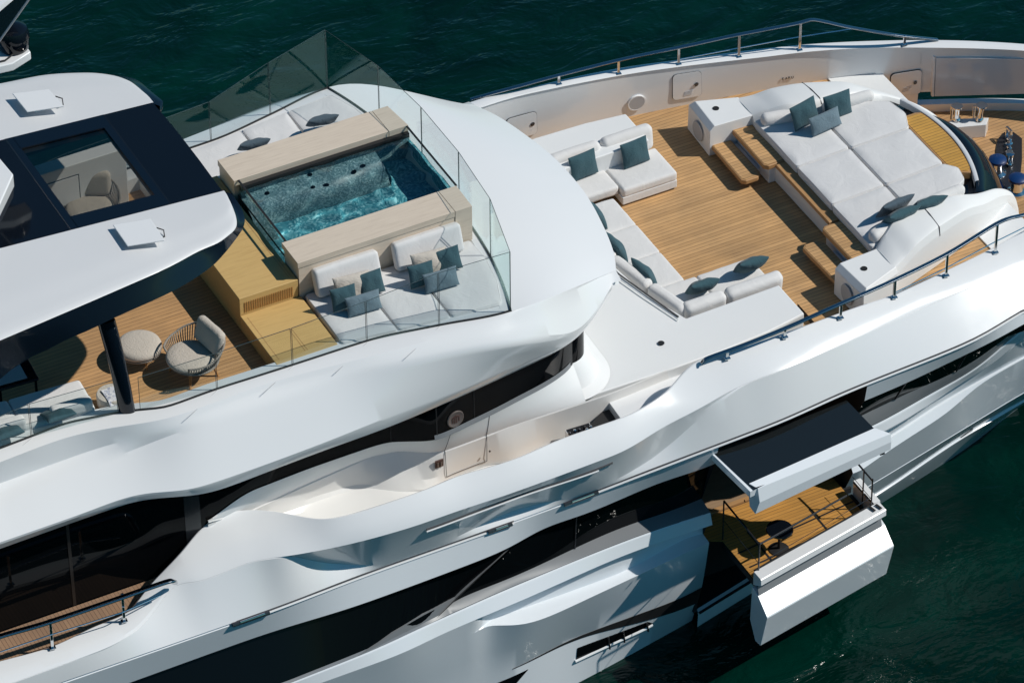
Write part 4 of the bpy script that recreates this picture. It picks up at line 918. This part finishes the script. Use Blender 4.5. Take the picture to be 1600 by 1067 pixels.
J2 = [((219, 641.5), 4.42), ((340, 609), 4.50), ((458, 571.5), 4.53), ((574, 534), 4.60), ((687, 509.5), 4.90), ((799, 487), 5.06)]
chan = []
for JJ in (J, J2):
    for (a, za), (b, zb) in zip(JJ[:-1], JJ[1:]):
        p, q = apt(*a), apt(*b); screen(p, q, za, zb)
        screen((p.x, -p.y, p.z), (q.x, -q.y, q.z), za, zb)
fy = [-3.88, -2.30, -.76, .80, 2.36, 3.88]
def fx(y): return -1.61+.54*(1-abs(y/3.88)**2.6)
for y0, y1 in zip(fy[:-1], fy[1:]): screen((fx(y0), y0, 3.655), (fx(y1), y1, 3.655), 5.05, 5.05)
xs = np.linspace(-13, -1.6, 80)
for sg in (1, -1): obj('glazing_channel', M().tube([(x, (rA(x)[1]+.02)*sg, 3.66) for x in xs], .022, 6), RUBBER, YACHT)
obj('glazing_channel', M().tube([(fx(y), y, 3.66) for y in np.linspace(-3.88, 3.88, 40)], .022, 6), RUBBER, YACHT)

# ---- hardtop
def zroof(x): return 6.54+.073*(-6.26-x)
def atr(px_, py_, drop=0):
    z = 6.6
    for _ in range(8): p = at(px_, py_, z); z = zroof(p[0])-drop
    return at(px_, py_, z)
so_ = [(347, 300), (355, 310), (361, 320), (369, 340), (369.5, 353), (365, 361), (357, 368), (340, 380), (312, 392), (265, 417), (175, 457), (75, 500), (0, 532), (-110, 580)]
sb_ = [(362, 303), (370, 314), (377, 325), (382.5, 342), (380, 356), (374, 366), (366, 377), (350, 397), (330, 417), (276, 452), (180, 496), (117, 525), (50, 557), (-110, 690)]
dr_ = [.10, .12, .15, .20, .25, .28, .32, .36, .42, .48, .56, .62, .80, 1.0]
po_ = [(236, 161), (229, 152), (220, 143), (205, 130), (185, 121), (150, 115), (120, 114.5), (60, 119), (0, 131), (-120, 152)]
pb_ = [(250, 166), (254, 158), (237, 144), (217, 127), (196, 119.5), (160, 116), (130, 116), (66, 121), (0, 135), (-120, 158)]
pd_ = [.10, .14, .17, .2, .25, .32, .4, .5, .55, .6]
def roof_half(o_, b_, d_, sg):
    n_ = len(o_); O = np.array([atr(*p, .09) for p in o_]); B = np.array([atr(*p, d) for p, d in zip(b_, d_)])
    kk = np.linspace(0, n_-1, n_*4-3); f = lambda A: np.array([pchip(np.arange(n_), A[:, c])(kk) for c in range(3)]).T
    O, B = f(O), f(B); rows = []
    for t, dp in ((1, 0), (.75, 0), (.45, .004), (.30, .012), (.24, .03), (.14, .034), (.06, .05), (.015, .07), (0, .09)):
        row = []
        for p in O:
            y = p[1]*(1-t)+sg*1.50*t; row.append((p[0], y, zroof(p[0])-dp))
        rows.append(row)
    white = M().grid(rows)
    fas = M().grid([[(p[0], p[1], p[2]-.004) for p in O], [(p[0]*.85+q[0]*.15, p[1]*.85+q[1]*.15, p[2]*.88+q[2]*.12-.02) for p, q in zip(O, B)], [tuple(q*.5+p*.5) for p, q in zip(O, B)], [tuple(q) for q in B], [(q[0]-.06, q[1]-sg*.12, q[2]-.02) for q in B], [(q[0]-.15, sg*1.4, 6.30) for q in B]])
    return white, fas
wS, fS = roof_half(so_, sb_, dr_, -1); wP, fP = roof_half(po_, pb_, pd_, 1)
HT = obj('hardtop', wS, ROOFG, YACHT, ang=30); obj('hardtop', wP, ROOFG, YACHT, ang=30)
obj('hardtop_fascia', fS, NAVYG, HT, ang=40); obj('hardtop_fascia', fP, NAVYG, HT, ang=40)
def slab(x0, x1, y0, y1, dz, th):
    return M().prism([(x0, y0), (x1, y0), (x1, y1), (x0, y1)], lambda x, y: zroof(x)+dz-th, lambda x, y: zroof(x)+dz)
fe = [(-7.24, -1.5), (-6.235, -1.5), (-6.215, -.5), (-6.215, .5), (-6.255, 1.5), (-7.24, 1.5)]
obj('roof_panel', M().prism(fe, lambda x, y: zroof(x)-.10, lambda x, y: zroof(x)+.004), BLACKG, HT)
fm = M()
for a in ((-9.06, -7.255, -1.5, -1.13), (-9.06, -7.255, 1.12, 1.5), (-7.40, -7.255, -1.13, 1.12), (-9.18, -9.04, -1.5, 1.5)):
    s_ = slab(*a, .008, .14); fm.add(s_.v, s_.f)
SKF = obj('skylight_frame', fm, NAVYG, HT)
s_ = slab(-9.04, -7.40, -1.13, 1.12, -.02, .02); obj('skylight_pane', s_, SKYGL, SKF)
s_ = slab(-13, -9.20, -1.5, 1.5, .004, .14); obj('roof_panel', s_, BLACKG, HT)
for xj, rj in ((-9.19, .010), (-7.247, .006)): obj('panel_joint', M().tube([(xj, -1.5, zroof(xj)+.005), (xj, 1.5, zroof(xj)+.005)], rj, 6), STEELD, HT)
# flat antenna plates on short feet
for c in (((176, 351), (235, 341), (257.5, 375), (199, 384)), ((19, 146), (76, 139), (100, 166), (42, 174.5))):
    z = 6.82 if c[0][0] > 100 else 6.86
    P4 = [np.array(at(*q, z)) for q in c]; ctr_ = sum(P4)/4
    AP = obj('antenna_plate', M().prism([(q[0], q[1]) for q in P4], z-.03, z), GEL, HT, bevel=.012)
    obj('plate_foot', M().b2(ctr_[0]-.12, ctr_[0]+.12, ctr_[1]-.12, ctr_[1]+.12, zroof(ctr_[0])-.03, z-.03), GEL, AP)
    p = (P4[1]+P4[2])/2; q = [(p[0]+.02, p[1]+.1, z-.05), (p[0]+.13, p[1]+.04, z-.1), (p[0]+.10, p[1]-.06, z-.17), (p[0]-.02, p[1]-.08, z-.18)]
    obj('cable', M().tube(q, .012, 6), RUBBER, AP)
BC = obj('bar_cabinet', M().b2(-10.6, -6.35, 2.80, 3.12, 3.3, 4.62), GELM, YACHT, bevel=.02)
obj('cabinet_door', M().b2(-8.25, -7.35, 2.785, 2.80, 3.55, 4.35), GEL, BC, bevel=.05)
obj('cabinet_joint', M().b2(-8.27, -7.33, 2.795, 2.803, 3.53, 4.37), CAULK, BC)
obj('latch', M().lathe([(.05, 0), (.05, .02), (.0001, .02)], seg=16).xform(Matrix.Translation((-8.0, 2.785, 3.85)) @ Matrix.Rotation(R(90), 4, 'X')), STEELD, BC)
# raked pole carrying the hardtop
pb0 = [at(186, 645, 3.62), at(212, 644, 3.62)]; pt0 = [at(152, 505, 5.86), at(180, 498, 5.86)]
rows = []
for t in np.linspace(0, 1, 14):
    c0_ = np.array(pb0[0])*(1-t)+np.array(pt0[0])*t; c1_ = np.array(pb0[1])*(1-t)+np.array(pt0[1])*t
    bow = .03*math.sin(math.pi*t); c0_ = c0_+np.array([bow*.6, -bow*.5, 0]); c1_ = c1_+np.array([bow*.6, -bow*.5, 0]); mid = (c0_+c1_)/2; u = c1_-c0_; L = np.linalg.norm(u); u /= L; v_ = np.array([-u[1], u[0], 0])
    rows.append([tuple(mid+u*L/2*math.cos(a)+v_*.07*math.sin(a)) for a in np.linspace(0, 2*math.pi, 17)[:-1]])
m = M().grid(rows, close=True)
obj('hardtop_pillar', m, NAVYG, YACHT, ang=50)
m2 = M(); m2.v = [(x, -y, z) for x, y, z in m.v]; m2.f = [q[::-1] for q in m.f]; m2.mi = list(m.mi); obj('hardtop_pillar', m2, NAVYG, YACHT, ang=50)
# foot of the mast on the roof, radar wing and scanner above
q = [tuple(at(*p, 7.05)[:2]) for p in ((-60, 235), (0, 247), (21, 272), (0, 319), (-60, 440))]; MF = obj('mast_foot', M().prism(q, 6.75, 7.05), GEL, YACHT, bevel=.03)
q = [tuple(at(*p, 8.6)[:2]) for p in ((-60, 75), (8, 80), (37, 66.5), (48.5, 81), (20, 99), (-60, 117))]
MW = obj('radar_wing', M().prism(q, 8.42, 8.6), GEL, YACHT, bevel=.03)
c_ = at(22, 74, 8.6); obj('radar_scanner', M().lathe([(.26, 0), (.29, .05), (.30, .30), (.26, .42), (.15, .49), (.0001, .51)], c=tuple(c_), seg=28), BLACKG, MW)
q = at(16, 88, 8.62); obj('cable', M().tube([tuple(at(22, 83, 8.66)), tuple(at(17, 88, 8.64)), tuple(at(8, 95, 8.62)), tuple(at(-10, 99, 8.62))], .018, 6), RUBBER, MW)
q0_, q1_ = np.array(at(-2, 66, 8.9)), np.array(at(46, -2, 9.75)); q2_, q3_ = np.array(at(14, -14, 9.85)), np.array(at(-40, 20, 8.9))
v = [tuple(k) for k in (q0_, q1_, q2_, q3_)]; dn = (0.03, .03, -.05); obj('mast_fin', M().add(v+[tuple(np.array(k)+np.array(dn)) for k in v], [(0, 1, 2, 3), (7, 6, 5, 4), (0, 4, 5, 1), (1, 5, 6, 2), (2, 6, 7, 3), (3, 7, 4, 0)]), NAVYG, MW)
obj('fin_trim', M().tube([tuple(q0_), tuple(q1_)], .022, 6), GREYM, MW)
q = [np.array(at(*p, 9.9)) for p in ((-30, -10), (22, -8), (-4, 14), (-30, 30))]; obj('mast_head', M().prism([tuple(k[:2]) for k in q], 9.8, 9.9), GEL, MW)

# ------------------------------------------------------------------ loose furniture
def pillow(label, px_, py_, z, w_, h_, t_, lean, yaw, roll, mat, group, name='throw_pillow', seed=None):
    """px,py,z: middle of the lower edge"""
    m = pillow_mesh(w_, h_, t_, seed=seed if seed is not None else random.randint(0, 999))
    rot = Matrix.Rotation(R(yaw), 4, 'Z') @ Matrix.Rotation(R(90-lean), 4, 'X') @ Matrix.Rotation(R(roll), 4, 'Z')
    o = obj(name, m, mat, None, ang=80)
    p = Vector(at(px_, py_, z)); upv_ = rot.to_3x3() @ Vector((0, 1, 0))
    rr = R(abs(roll)); ext = (h_*math.cos(rr)+w_*math.sin(rr))/2*.96
    upv_ = (Matrix.Rotation(R(yaw), 3, 'Z') @ Matrix.Rotation(R(90-lean), 3, 'X')) @ Vector((0, 1, 0))
    o.matrix_world = Matrix.Translation(p+upv_*ext) @ rot
    return tag(o, label, 'cushion', group)
def mesh_at(m, loc, rz=0, rx=0, ry=0):
    return m.xform(Matrix.Translation(loc) @ Euler((rx, ry, rz)).to_matrix().to_4x4())
def lp(m, dx, dy, dz, rz=0, rx=0, ry=0): return mesh_at(m, (dx, dy, dz), rz, rx, ry)

# sun-deck pads (starboard 3, port 3)
def pad(label, poly, z0, z1, seed, name='sunbed_pad'):
    """cushion with a polygon plan: rounded rim by inset rings, slightly domed"""
    n_ = 14; P_ = [Vector((x, y)) for x, y in poly]; out = []
    k = len(P_)
    for i in range(k):
        a, b, c_ = P_[i-1], P_[i], P_[(i+1) % k]
        u = (a-b); v = (c_-b); rr = min(.06, u.length*.4, v.length*.4); u = u.normalized()*rr; v = v.normalized()*rr
        for t in (0, .33, .66, 1): out.append((b+u)*(1-t)**2+b*2*t*(1-t)+(b+v)*t*t)
        L = (c_-b).length
        for t in np.linspace(0, 1, max(2, int(L/.12)))[1:-1]: out.append((b+v)*(1-t)+(c_-v)*t if L > .3 else b*(1-t)+c_*t)
    ctr_ = sum(out, Vector((0, 0)))/len(out); h = z1-z0; rng = np.random.RandomState(seed); ph = rng.rand(4)*6
    rows = []
    for ins, zz in ((.02, 0), (0, .25), (0, .7), (.008, .86), (.025, .96), (.05, 1.0), (.3, 1.02), (.6, 1.035), (.85, 1.04)):
        row = []
        for p in out:
            d = ctr_-p; L = d.length
            q = p+d*(ins if ins >= .3 else ins/max(L, .1))
            wv = .008*math.sin(5*q.x+3*q.y+ph[0])*math.sin(6*q.y-2*q.x+ph[1]) if ins > .04 else 0
            row.append((q.x, q.y, z0+h*zz+wv))
        rows.append(row)
    m = M().grid(rows, close=True); m.add(rows[-1]+[(ctr_.x, ctr_.y, z0+h*1.04)], [(i, (i+1) % len(out), len(out)) for i in range(len(out))])
    o = obj(name, m, WFAB2, None, ang=70)
    rim = rows[4]+rows[4][:2]; obj('piping', M().tube(rim, .0065, 5, caps=False), WFAB, o); return o
pads = [((-4.78, -1.68), (-3.70, -1.68), (-3.70, -3.42), (-4.30, -3.33), (-4.78, -3.28)), ((-3.68, -1.68), (-2.67, -1.68), (-2.67, -3.53), (-3.68, -3.42)), ((-2.65, -1.68), (-1.33, -1.68), (-1.30, -2.3), (-1.42, -3.0), (-1.66, -3.62), (-2.65, -3.53))]
lab = [('white sunbed pad on starboard, beside the lower golden step', 'white sunbed pad in the middle on port, behind the pool'), ('white sunbed pad between its two neighbours, in front of the near pool coping', ''), ('white sunbed pad on starboard with a curved side along the corner of the glass screen', 'white sunbed pad on port in the corner of the tall glass screen')]
labs_s = ['white sunbed pad beside the lower golden step, under the first pillow cluster', 'white sunbed pad in the middle of the three nearest the viewer, without a corner', 'white sunbed pad with a curved edge in the near corner of the glass screen']
labs_p = ['white sunbed pad beyond the pool nearest the hardtop', 'white sunbed pad beyond the pool, middle one of the far row', 'white sunbed pad in the far corner of the glass screen beyond the pool']
for i, pl_ in enumerate(pads):
    tag(pad('', pl_, 3.50, 3.69, i), labs_s[i], 'sunbed pad', 'sunbed pads around the pool')
    q = [(x, -y+(.17 if abs(y) < 1.7 else 0)) for x, y in pl_][::-1]
    if i == 0: q = [(x if x > -4.5 else -5.9, y) for x, y in q]
    tag(pad('', q, 3.50, 3.69, i+5), labs_p[i], 'sunbed pad', 'sunbed pads around the pool')
def back_cushion(label, x0, x1, yf, z, sg, seed, hh=.56, dd=.22):
    m = softbox(x1-x0, dd, hh, .07, .012, wr=.004, seed=seed)
    o = obj('back_cushion', m, WFAB2, None, ang=70)
    o.location = ((x0+x1)/2, yf, z); o.rotation_euler = (R(-20)*sg, 0, 0); return tag(o, label, 'back cushion', 'back cushions of the sunbeds')
back_cushion('white upright back cushion leaning on the near pool coping, beside the golden steps', -4.62, -3.30, -1.90, 3.70, 1, 1)
back_cushion('white upright back cushion leaning on the near pool coping, towards the glass corner', -2.98, -1.58, -1.90, 3.70, 1, 2)
back_cushion('white back cushion peeking over the far pool coping, on the hardtop side', -4.62, -3.30, 2.12, 3.70, -1, 3)
back_cushion('white back cushion showing above the far pool coping near the windscreen', -2.98, -1.58, 2.12, 3.70, -1, 4)
z2 = lambda x, y: (220+x*600/1280, 30+y*500/1067)
G1, G2 = 'pillows on the sunbed by the golden steps', 'pillows on the sunbed by the glass corner'
for (dx, dy), g, s_ in (((0, 0), G1, 'by the golden steps'), ((258, -78), G2, 'nearest the glass corner')):
    pillow('cream pillow at the back of the cluster '+s_, *z2(712+dx, 932+dy), 3.72, .72, .50, .2, 22, -6, 0, SAND, g)
    pillow('square teal pillow, left one of the cluster '+s_, *z2(682+dx, 968+dy), 3.72, .50, .47, .18, 16, -6, 2, TEAL, g)
    pillow('square teal pillow, right one of the cluster '+s_, *z2(772+dx, 922+dy), 3.72, .50, .47, .18, 22, -8, 5, TEAL, g)
    pillow('oblong grey-blue pillow in front of the cluster '+s_, *z2(748+dx, 980+dy), 3.72, .68, .38, .17, 24, -6, 2, BLUEG, g)
pillow('grey-blue pillow peeking over the far pool coping near the windscreen', *z2(600, 345), 3.86, .62, .36, .2, 40, 172, 0, SLATEF, 'pillows beyond the pool')
pillow('grey-blue pillow peeking over the far pool coping near the hardtop', *z2(372, 425), 3.86, .62, .36, .2, 40, 172, 0, SLATEF, 'pillows beyond the pool')

# armchairs and pouf
def make_armchair(name, label):
    t = thing(name, label, 'armchair')
    rim = []; rows = []; th = np.linspace(-2.35, 2.35, 56)
    def zt(a): return .72-.16*min(1, abs(a)/1.6)**2-.06*max(0, abs(a)-1.6)
    bot = [(.36*math.cos(a), .38*math.sin(a), .36) for a in th]; top = [(.03+.46*math.cos(a), .47*math.sin(a), zt(a)) for a in th]
    m = M()
    for i in range(len(th)): m.tube([bot[i], ((bot[i][0]+top[i][0])*.52, (bot[i][1]+top[i][1])*.52, (bot[i][2]+top[i][2])/2), top[i]], .0085, 4, caps=False)
    obj('rope_shell', m, TAUPE, t)
    m = M(); m.tube(top, .016, 8); 
    ring = [(.38*math.cos(a), .40*math.sin(a), .35) for a in np.linspace(0, 2*math.pi, 41)]; m.tube(ring, .018, 8, caps=False)
    m.tube([bot[0], top[0]], .016, 8).tube([bot[-1], top[-1]], .016, 8)
    obj('frame', m, TAUPE, t)
    obj('seat_base', M().lathe([(.0001, .30), (.34, .31), (.375, .345), (.0001, .35)], sy=1.05, seg=32), TAUPE, t)
    m = M().lathe([(.0001, .345), (.33, .345), (.37, .38), (.37, .42), (.33, .455), (.2, .47), (.0001, .475)], c=(-.04, 0, 0), sy=1.02, seg=36); obj('seat_cushion', m, BOUC, t, ang=80)
    m = softbox(.15, .62, .44, .07, .02, wr=.004, seed=4); m.xform(Matrix.Translation((.27, 0, .44)) @ Matrix.Rotation(R(14), 4, 'Y')); obj('back_cushion', m, BOUC, t, ang=80)
    for a in (45, 135, 225, 315):
        c_, s_ = math.cos(R(a)), math.sin(R(a)); obj('leg', M().tube([(.26*c_, .28*s_, .34), (.36*c_, .38*s_, .0)], [.026, .016], 10), LEGW, t)
    return t
AC = make_armchair('armchair', 'rope-weave armchair with oatmeal cushions on the sunlit sun deck beside the round pouf')
AC.location = Vector(at(303, 584, 3.3)); AC.rotation_euler = (0, 0, R(10)); AC.scale = (1.22, 1.22, 1.08)
dup(AC, Vector(at(143, 352, 3.3)), R(62), 'rope-weave armchair under the hardtop, seen through the roof skylight', 'armchairs on the sun deck'); AC['group'] = 'armchairs on the sun deck'
pf = thing('pouf', 'round oatmeal pouf on wooden legs next to the armchair and the black pole', 'pouf', Vector(at(219, 563, 3.3)))
obj('seat_cushion', M().lathe([(.0001, .27), (.37, .27), (.41, .30), (.42, .35), (.40, .40), (.33, .43), (.15, .442), (.0001, .445)], seg=40), BOUC, pf, ang=80)
obj('frame', M().lathe([(.30, .22), (.405, .25), (.412, .275), (.38, .275)], seg=40), TAUPE, pf)
for a in (30, 150, 270): obj('leg', M().tube([(.26*math.cos(R(a)), .26*math.sin(R(a)), .25), (.31*math.cos(R(a)), .31*math.sin(R(a)), 0)], [.024, .016], 10), LEGW, pf)
# sofa and stool along the starboard screen
sfa = thing('deck_sofa', 'low white sofa along the glass screen at the left edge, under the hardtop', 'sofa', (-10.75, -2.32, 3.3), R(-4))
obj('sofa_base', M().b2(-1.5, 1.26, -.42, .42, .06, .24), WFAB, sfa, bevel=.03)
obj('seat_cushion', lp(softbox(1.38, .86, .2, .06, .02, wr=.004, seed=8), .58, 0, .24), WFAB, sfa, ang=70)
obj('seat_cushion', lp(softbox(1.38, .86, .2, .06, .02, wr=.004, seed=9), -.81, 0, .24), WFAB, sfa, ang=70)
obj('back_cushion', lp(softbox(.78, .22, .26, .07, .01, wr=.003, seed=10), .83, -.38, .40), WFAB, sfa, ang=70)
obj('back_cushion', lp(softbox(1.0, .22, .26, .07, .01, wr=.003, seed=11), -.55, -.38, .40), WFAB, sfa, ang=70)
pillow('teal pillow on the low white sofa under the hardtop edge', 84, 640, 3.80, .56, .46, .18, 74, 180, 0, TEAL, 'pillows on the low sofa')
pillow('pale teal pillow on the low sofa, cut by the left edge of the photo', 3, 668, 3.80, .56, .46, .18, 74, 180, 0, TEAL, 'pillows on the low sofa')
sto = thing('woven_stool', 'small pale woven stool with a patterned throw, half hidden by the black pole', 'stool', Vector(at(176, 640, 3.3)))
obj('seat', M().lathe([(.22, .02), (.27, .18), (.28, .36), (.26, .40), (.0001, .41)], seg=28), SAND, sto, ang=60)
def throw_mat():
    m_, n, b = new_mat('patterned_throw'); v = N(n, 'ShaderNodeTexVoronoi'); v.inputs['Scale'].default_value = 16; n.links.new(N(n, 'ShaderNodeTexCoord').outputs['Object'], v.inputs['Vector'])
    n.links.new(ramp(n, v.outputs['Distance'], [(.25, (.62, .62, .68)), (.4, (.24, .26, .36)), (.55, (.70, .68, .70))]), b.inputs['Base Color']); b.inputs['Roughness'].default_value = .9; return m_
rows = []
for i in range(13):
    u = -0.36+i*.06; rows.append([(u*.55+.05, (v_-.5)*.5*1.0-.12, .425-max(0, abs((v_-.5)*.5-.12)-.22)*1.4+.008*math.sin(9*v_+i)) for v_ in np.linspace(0, 1, 13)])
m = M().grid(rows); obj('throw', m, throw_mat(), sto, ang=80)
tb = thing('side_table', 'low black side table with a grey top in the shade of the hardtop, left edge', 'side table', Vector(at(22, 612, 3.3)), R(-4))
obj('table_top', M().b2(-.4, .4, -.35, .35, .40, .46), BLACKG, tb, bevel=.02); obj('tray', M().b2(-.33, .2, -.26, .2, .462, .47), GREYM, tb)
for sx_ in (-.34, .34):
    for sy_ in (-.29, .29): obj('leg', M().b2(sx_-.02, sx_+.02, sy_-.02, sy_+.02, 0, .40), BLACKG, tb)

# foredeck seating: three sofas in a U
def make_sofa(label, loc, rz, segs, depth, backs, name='lounge_sofa'):
    t = thing(name, label, 'sofa', loc, rz, 'sofas of the foredeck lounge'); return t
S1_ = make_sofa('white two-seat sofa against the far block, with two upright teal pillows', (4.2, 2.42, 0), 0, 0, 0, 0)
obj('sofa_base', M().b2(-.28, .98, -.55, .42, .05, .24).b2(-1.5, -.285, -.20, .42, .05, .24), WFAB, S1_, bevel=.02)
obj('seat_cushion', lp(softbox(1.25, .95, .22, .06, .015, wr=.004, seed=21), .36, -.075, .22), WFAB, S1_, ang=70)
obj('seat_cushion', lp(softbox(1.2, .80, .22, .06, .015, wr=.004, seed=22), -.88, .0, .22), WFAB, S1_, ang=70)
obj('back_cushion', lp(softbox(1.16, .27, .56, .12, .014, wr=.004, seed=23), .38, .47, .40, rx=R(-8)), WFAB, S1_, ang=70)
obj('back_cushion', lp(softbox(1.16, .27, .56, .12, .014, wr=.004, seed=24), -.82, .47, .40, rx=R(-8)), WFAB, S1_, ang=70)
for x_ in (.92,): obj('foot', M().lathe([(.03, 0), (.035, .05)], c=(x_, -.48, 0), seg=10), STEELD, S1_)
S2_ = make_sofa('long white sofa tucked under the overhanging brow, joining the two wings of the lounge', (3.2, .2, 0), 0, 0, 0, 0)
obj('sofa_base', M().b2(-.62, .42, -1.36, 1.58, .05, .24), WFAB, S2_, bevel=.02)
for k, (a, b) in enumerate(((-1.36, -.38), (-.37, .60), (.61, 1.58))): obj('seat_cushion', lp(softbox(.98, b-a, .21, .05, .012, wr=.004, seed=30+k), -.04, (a+b)/2, .22), WFAB, S2_, ang=70)
obj('back_cushion', lp(softbox(.26, 1.12, .44, .10, .01, wr=.004, seed=34), -.56, -1.0, .38, rz=R(12)), WFAB, S2_, ang=70)
obj('back_cushion', lp(softbox(.26, 1.1, .44, .10, .01, wr=.004, seed=35), -.68, .1, .38), WFAB, S2_, ang=70)
obj('back_cushion', lp(softbox(.26, 1.1, .44, .10, .01, wr=.004, seed=36), -.66, 1.2, .38), WFAB, S2_, ang=70)
S3_ = make_sofa('white sofa seen from behind along the near block, with two teal pillows leaning on it', (4.1, -1.75, 0), 0, 0, 0, 0)
obj('sofa_base', M().b2(-1.2, 1.05, -.55, .58, .05, .24), WFAB, S3_, bevel=.02)
obj('seat_cushion', lp(softbox(1.24, .98, .21, .06, .012, wr=.004, seed=41), .42, .10, .22), WFAB, S3_, ang=70)
obj('seat_cushion', lp(softbox(1.0, .98, .21, .06, .012, wr=.004, seed=42), -.71, .10, .22), WFAB, S3_, ang=70)
obj('back_cushion', lp(softbox(1.26, .28, .46, .11, .012, wr=.006, seed=43), .45, -.52, .40, rx=R(6)), WFAB, S3_, ang=70)
obj('back_cushion', lp(softbox(.92, .28, .46, .11, .012, wr=.006, seed=44), -.66, -.52, .40, rx=R(6)), WFAB, S3_, ang=70)
obj('back_cushion', lp(softbox(.26, .98, .44, .10, .01, wr=.004, seed=45), -1.22, -.10, .39, rz=R(14)), WFAB, S3_, ang=70)
G = 'teal pillows on the foredeck sofas'
pillow('square teal pillow upright on the far sofa, nearest the brow', 914, 278, .46, .62, .56, .2, 14, 2, 3, TEAL, G)
pillow('square teal pillow upright on the far sofa, nearest the far white block\'s free end', 995, 258, .46, .62, .56, .2, 16, 2, 2, TEAL, G)
pillow('teal pillow half hidden by the brow edge, farthest of three on the long sofa', 936, 344, .46, .66, .50, .26, 26, 92, 0, TEAL, G)
pillow('teal pillow in the middle of three on the long sofa under the brow', 968, 396, .46, .66, .50, .26, 26, 92, 0, TEAL, G)
pillow('teal pillow nearest of three on the long sofa, by the sofa corner', 1014, 438, .46, .66, .50, .26, 26, 94, 0, TEAL, G)
pillow('teal pillow seen edge-on at the sofa corner, leaning on the near backrest', 1092, 452, .52, .62, .50, .26, 38, 176, 0, TEAL, G)
pillow('teal pillow seen edge-on at the free end of the near sofa', 1168, 418, .52, .64, .50, .26, 38, 176, 0, TEAL, G)

# sun pad: six padded panels in two rows
def sunpad(label, panels, z0, zf, seed):
    t = thing('sunpad_mattress', label, 'mattress', (0, 0, 0), 0, 'mattresses of the foredeck sun pad')
    for k, pl_ in enumerate(panels):
        o = pad('', pl_, 0, .20, seed+k, 'mattress_panel')
        for q in (o, o.children[0]):
            for v in q.data.vertices: v.co.z += zf(v.co.x)-.20
        o.parent = t
    return t
zf = lambda x: .70+.055*(x-7.2)
SP1 = sunpad('aft white sun pad mattress nearest the teak steps, in three stitched panels', [((7.22, .60), (8.44, .58), (8.44, 2.05), (7.9, 2.22), (7.22, 2.34)), ((7.22, -.78), (8.44, -.80), (8.44, .565), (7.22, .585)), ((7.22, -2.34), (7.9, -2.22), (8.44, -2.05), (8.44, -.815), (7.22, -.795))], .5, zf, 50)
SP2 = sunpad('forward white sun pad mattress next to the teak insert, in three stitched panels', [((8.47, .56), (9.80, .50), (10.0, .95), (9.92, 1.45), (9.3, 1.82), (8.47, 2.04)), ((8.47, -.80), (9.80, -.82), (9.80, .485), (8.47, .545)), ((8.47, -2.04), (9.3, -1.82), (9.92, -1.45), (10.0, -1.1), (9.80, -.835), (8.47, -.815))], .5, zf, 60)
z5 = lambda x, y: (1040+x*560/1195, 20+y*500/1067)
for sg, l_ in ((1, 'far'), (-1, 'near')):
    m = softbox(1.15, .26, .27, .11, .01, wr=.004, seed=70+sg); o = obj('bolster', m, WFAB, None, ang=70); o.location = (7.85, 2.03*sg, .66); o.rotation_euler = (0, 0, R(-14)*sg); tag(o, 'white bolster cushion on the %s side of the aft sun pad' % l_, 'bolster', 'bolsters of the sun pad')
    m = softbox(1.15, .22, .25, .10, .01, wr=.004, seed=74+sg); o = obj('bolster', m, WFAB, None, ang=70); o.location = (9.12, 1.80*sg, .74); o.rotation_euler = (0, 0, R(-4)*sg); tag(o, 'white bolster cushion on the %s side of the forward sun pad' % l_, 'bolster', 'bolsters of the sun pad')
G = 'pillows on the foredeck sun pad'
pillow('square teal pillow on the far side of the sun pad, left of the pair', *z5(468, 382), .76, .62, .56, .2, 14, 4, 8, TEAL, G)
pillow('square teal pillow on the far side of the sun pad, right of the pair', *z5(577, 350), .76, .62, .56, .2, 14, -2, 2, TEAL, G)
pillow('oblong grey-blue pillow in front of two teal ones on the far sun pad side', *z5(538, 396), .78, .72, .40, .18, 22, 2, 4, BLUEG, G)
pillow('grey-blue pillow tilted up behind its teal neighbour on the near side of the sun pad', *z5(752, 660), .80, .78, .48, .22, 30, 186, 0, SLATEF, G)
pillow('teal pillow leaning on the near coaming of the sun pad, next to the grey-blue one', *z5(768, 684), .84, .76, .48, .24, 40, 184, 0, TEAL, G)
pillow('teal pillow on the near side of the sun pad, apart and nearest the bow', *z5(862, 645), .84, .72, .48, .24, 40, 178, 0, TEAL, G)

# bar stool-like table on the balcony
bt_ = thing('side_table', 'round black side table standing on the folded-down balcony', 'side table', Vector(at(1217, 858, -2.95)))
obj('table_top', M().lathe([(.0001, .50), (.26, .50), (.27, .52), (.26, .545), (.0001, .55)], seg=36), BLACKG, bt_)
obj('stem', M().lathe([(.20, 0), (.20, .02), (.03, .04), (.028, .5)], seg=20), RUBBER, bt_)
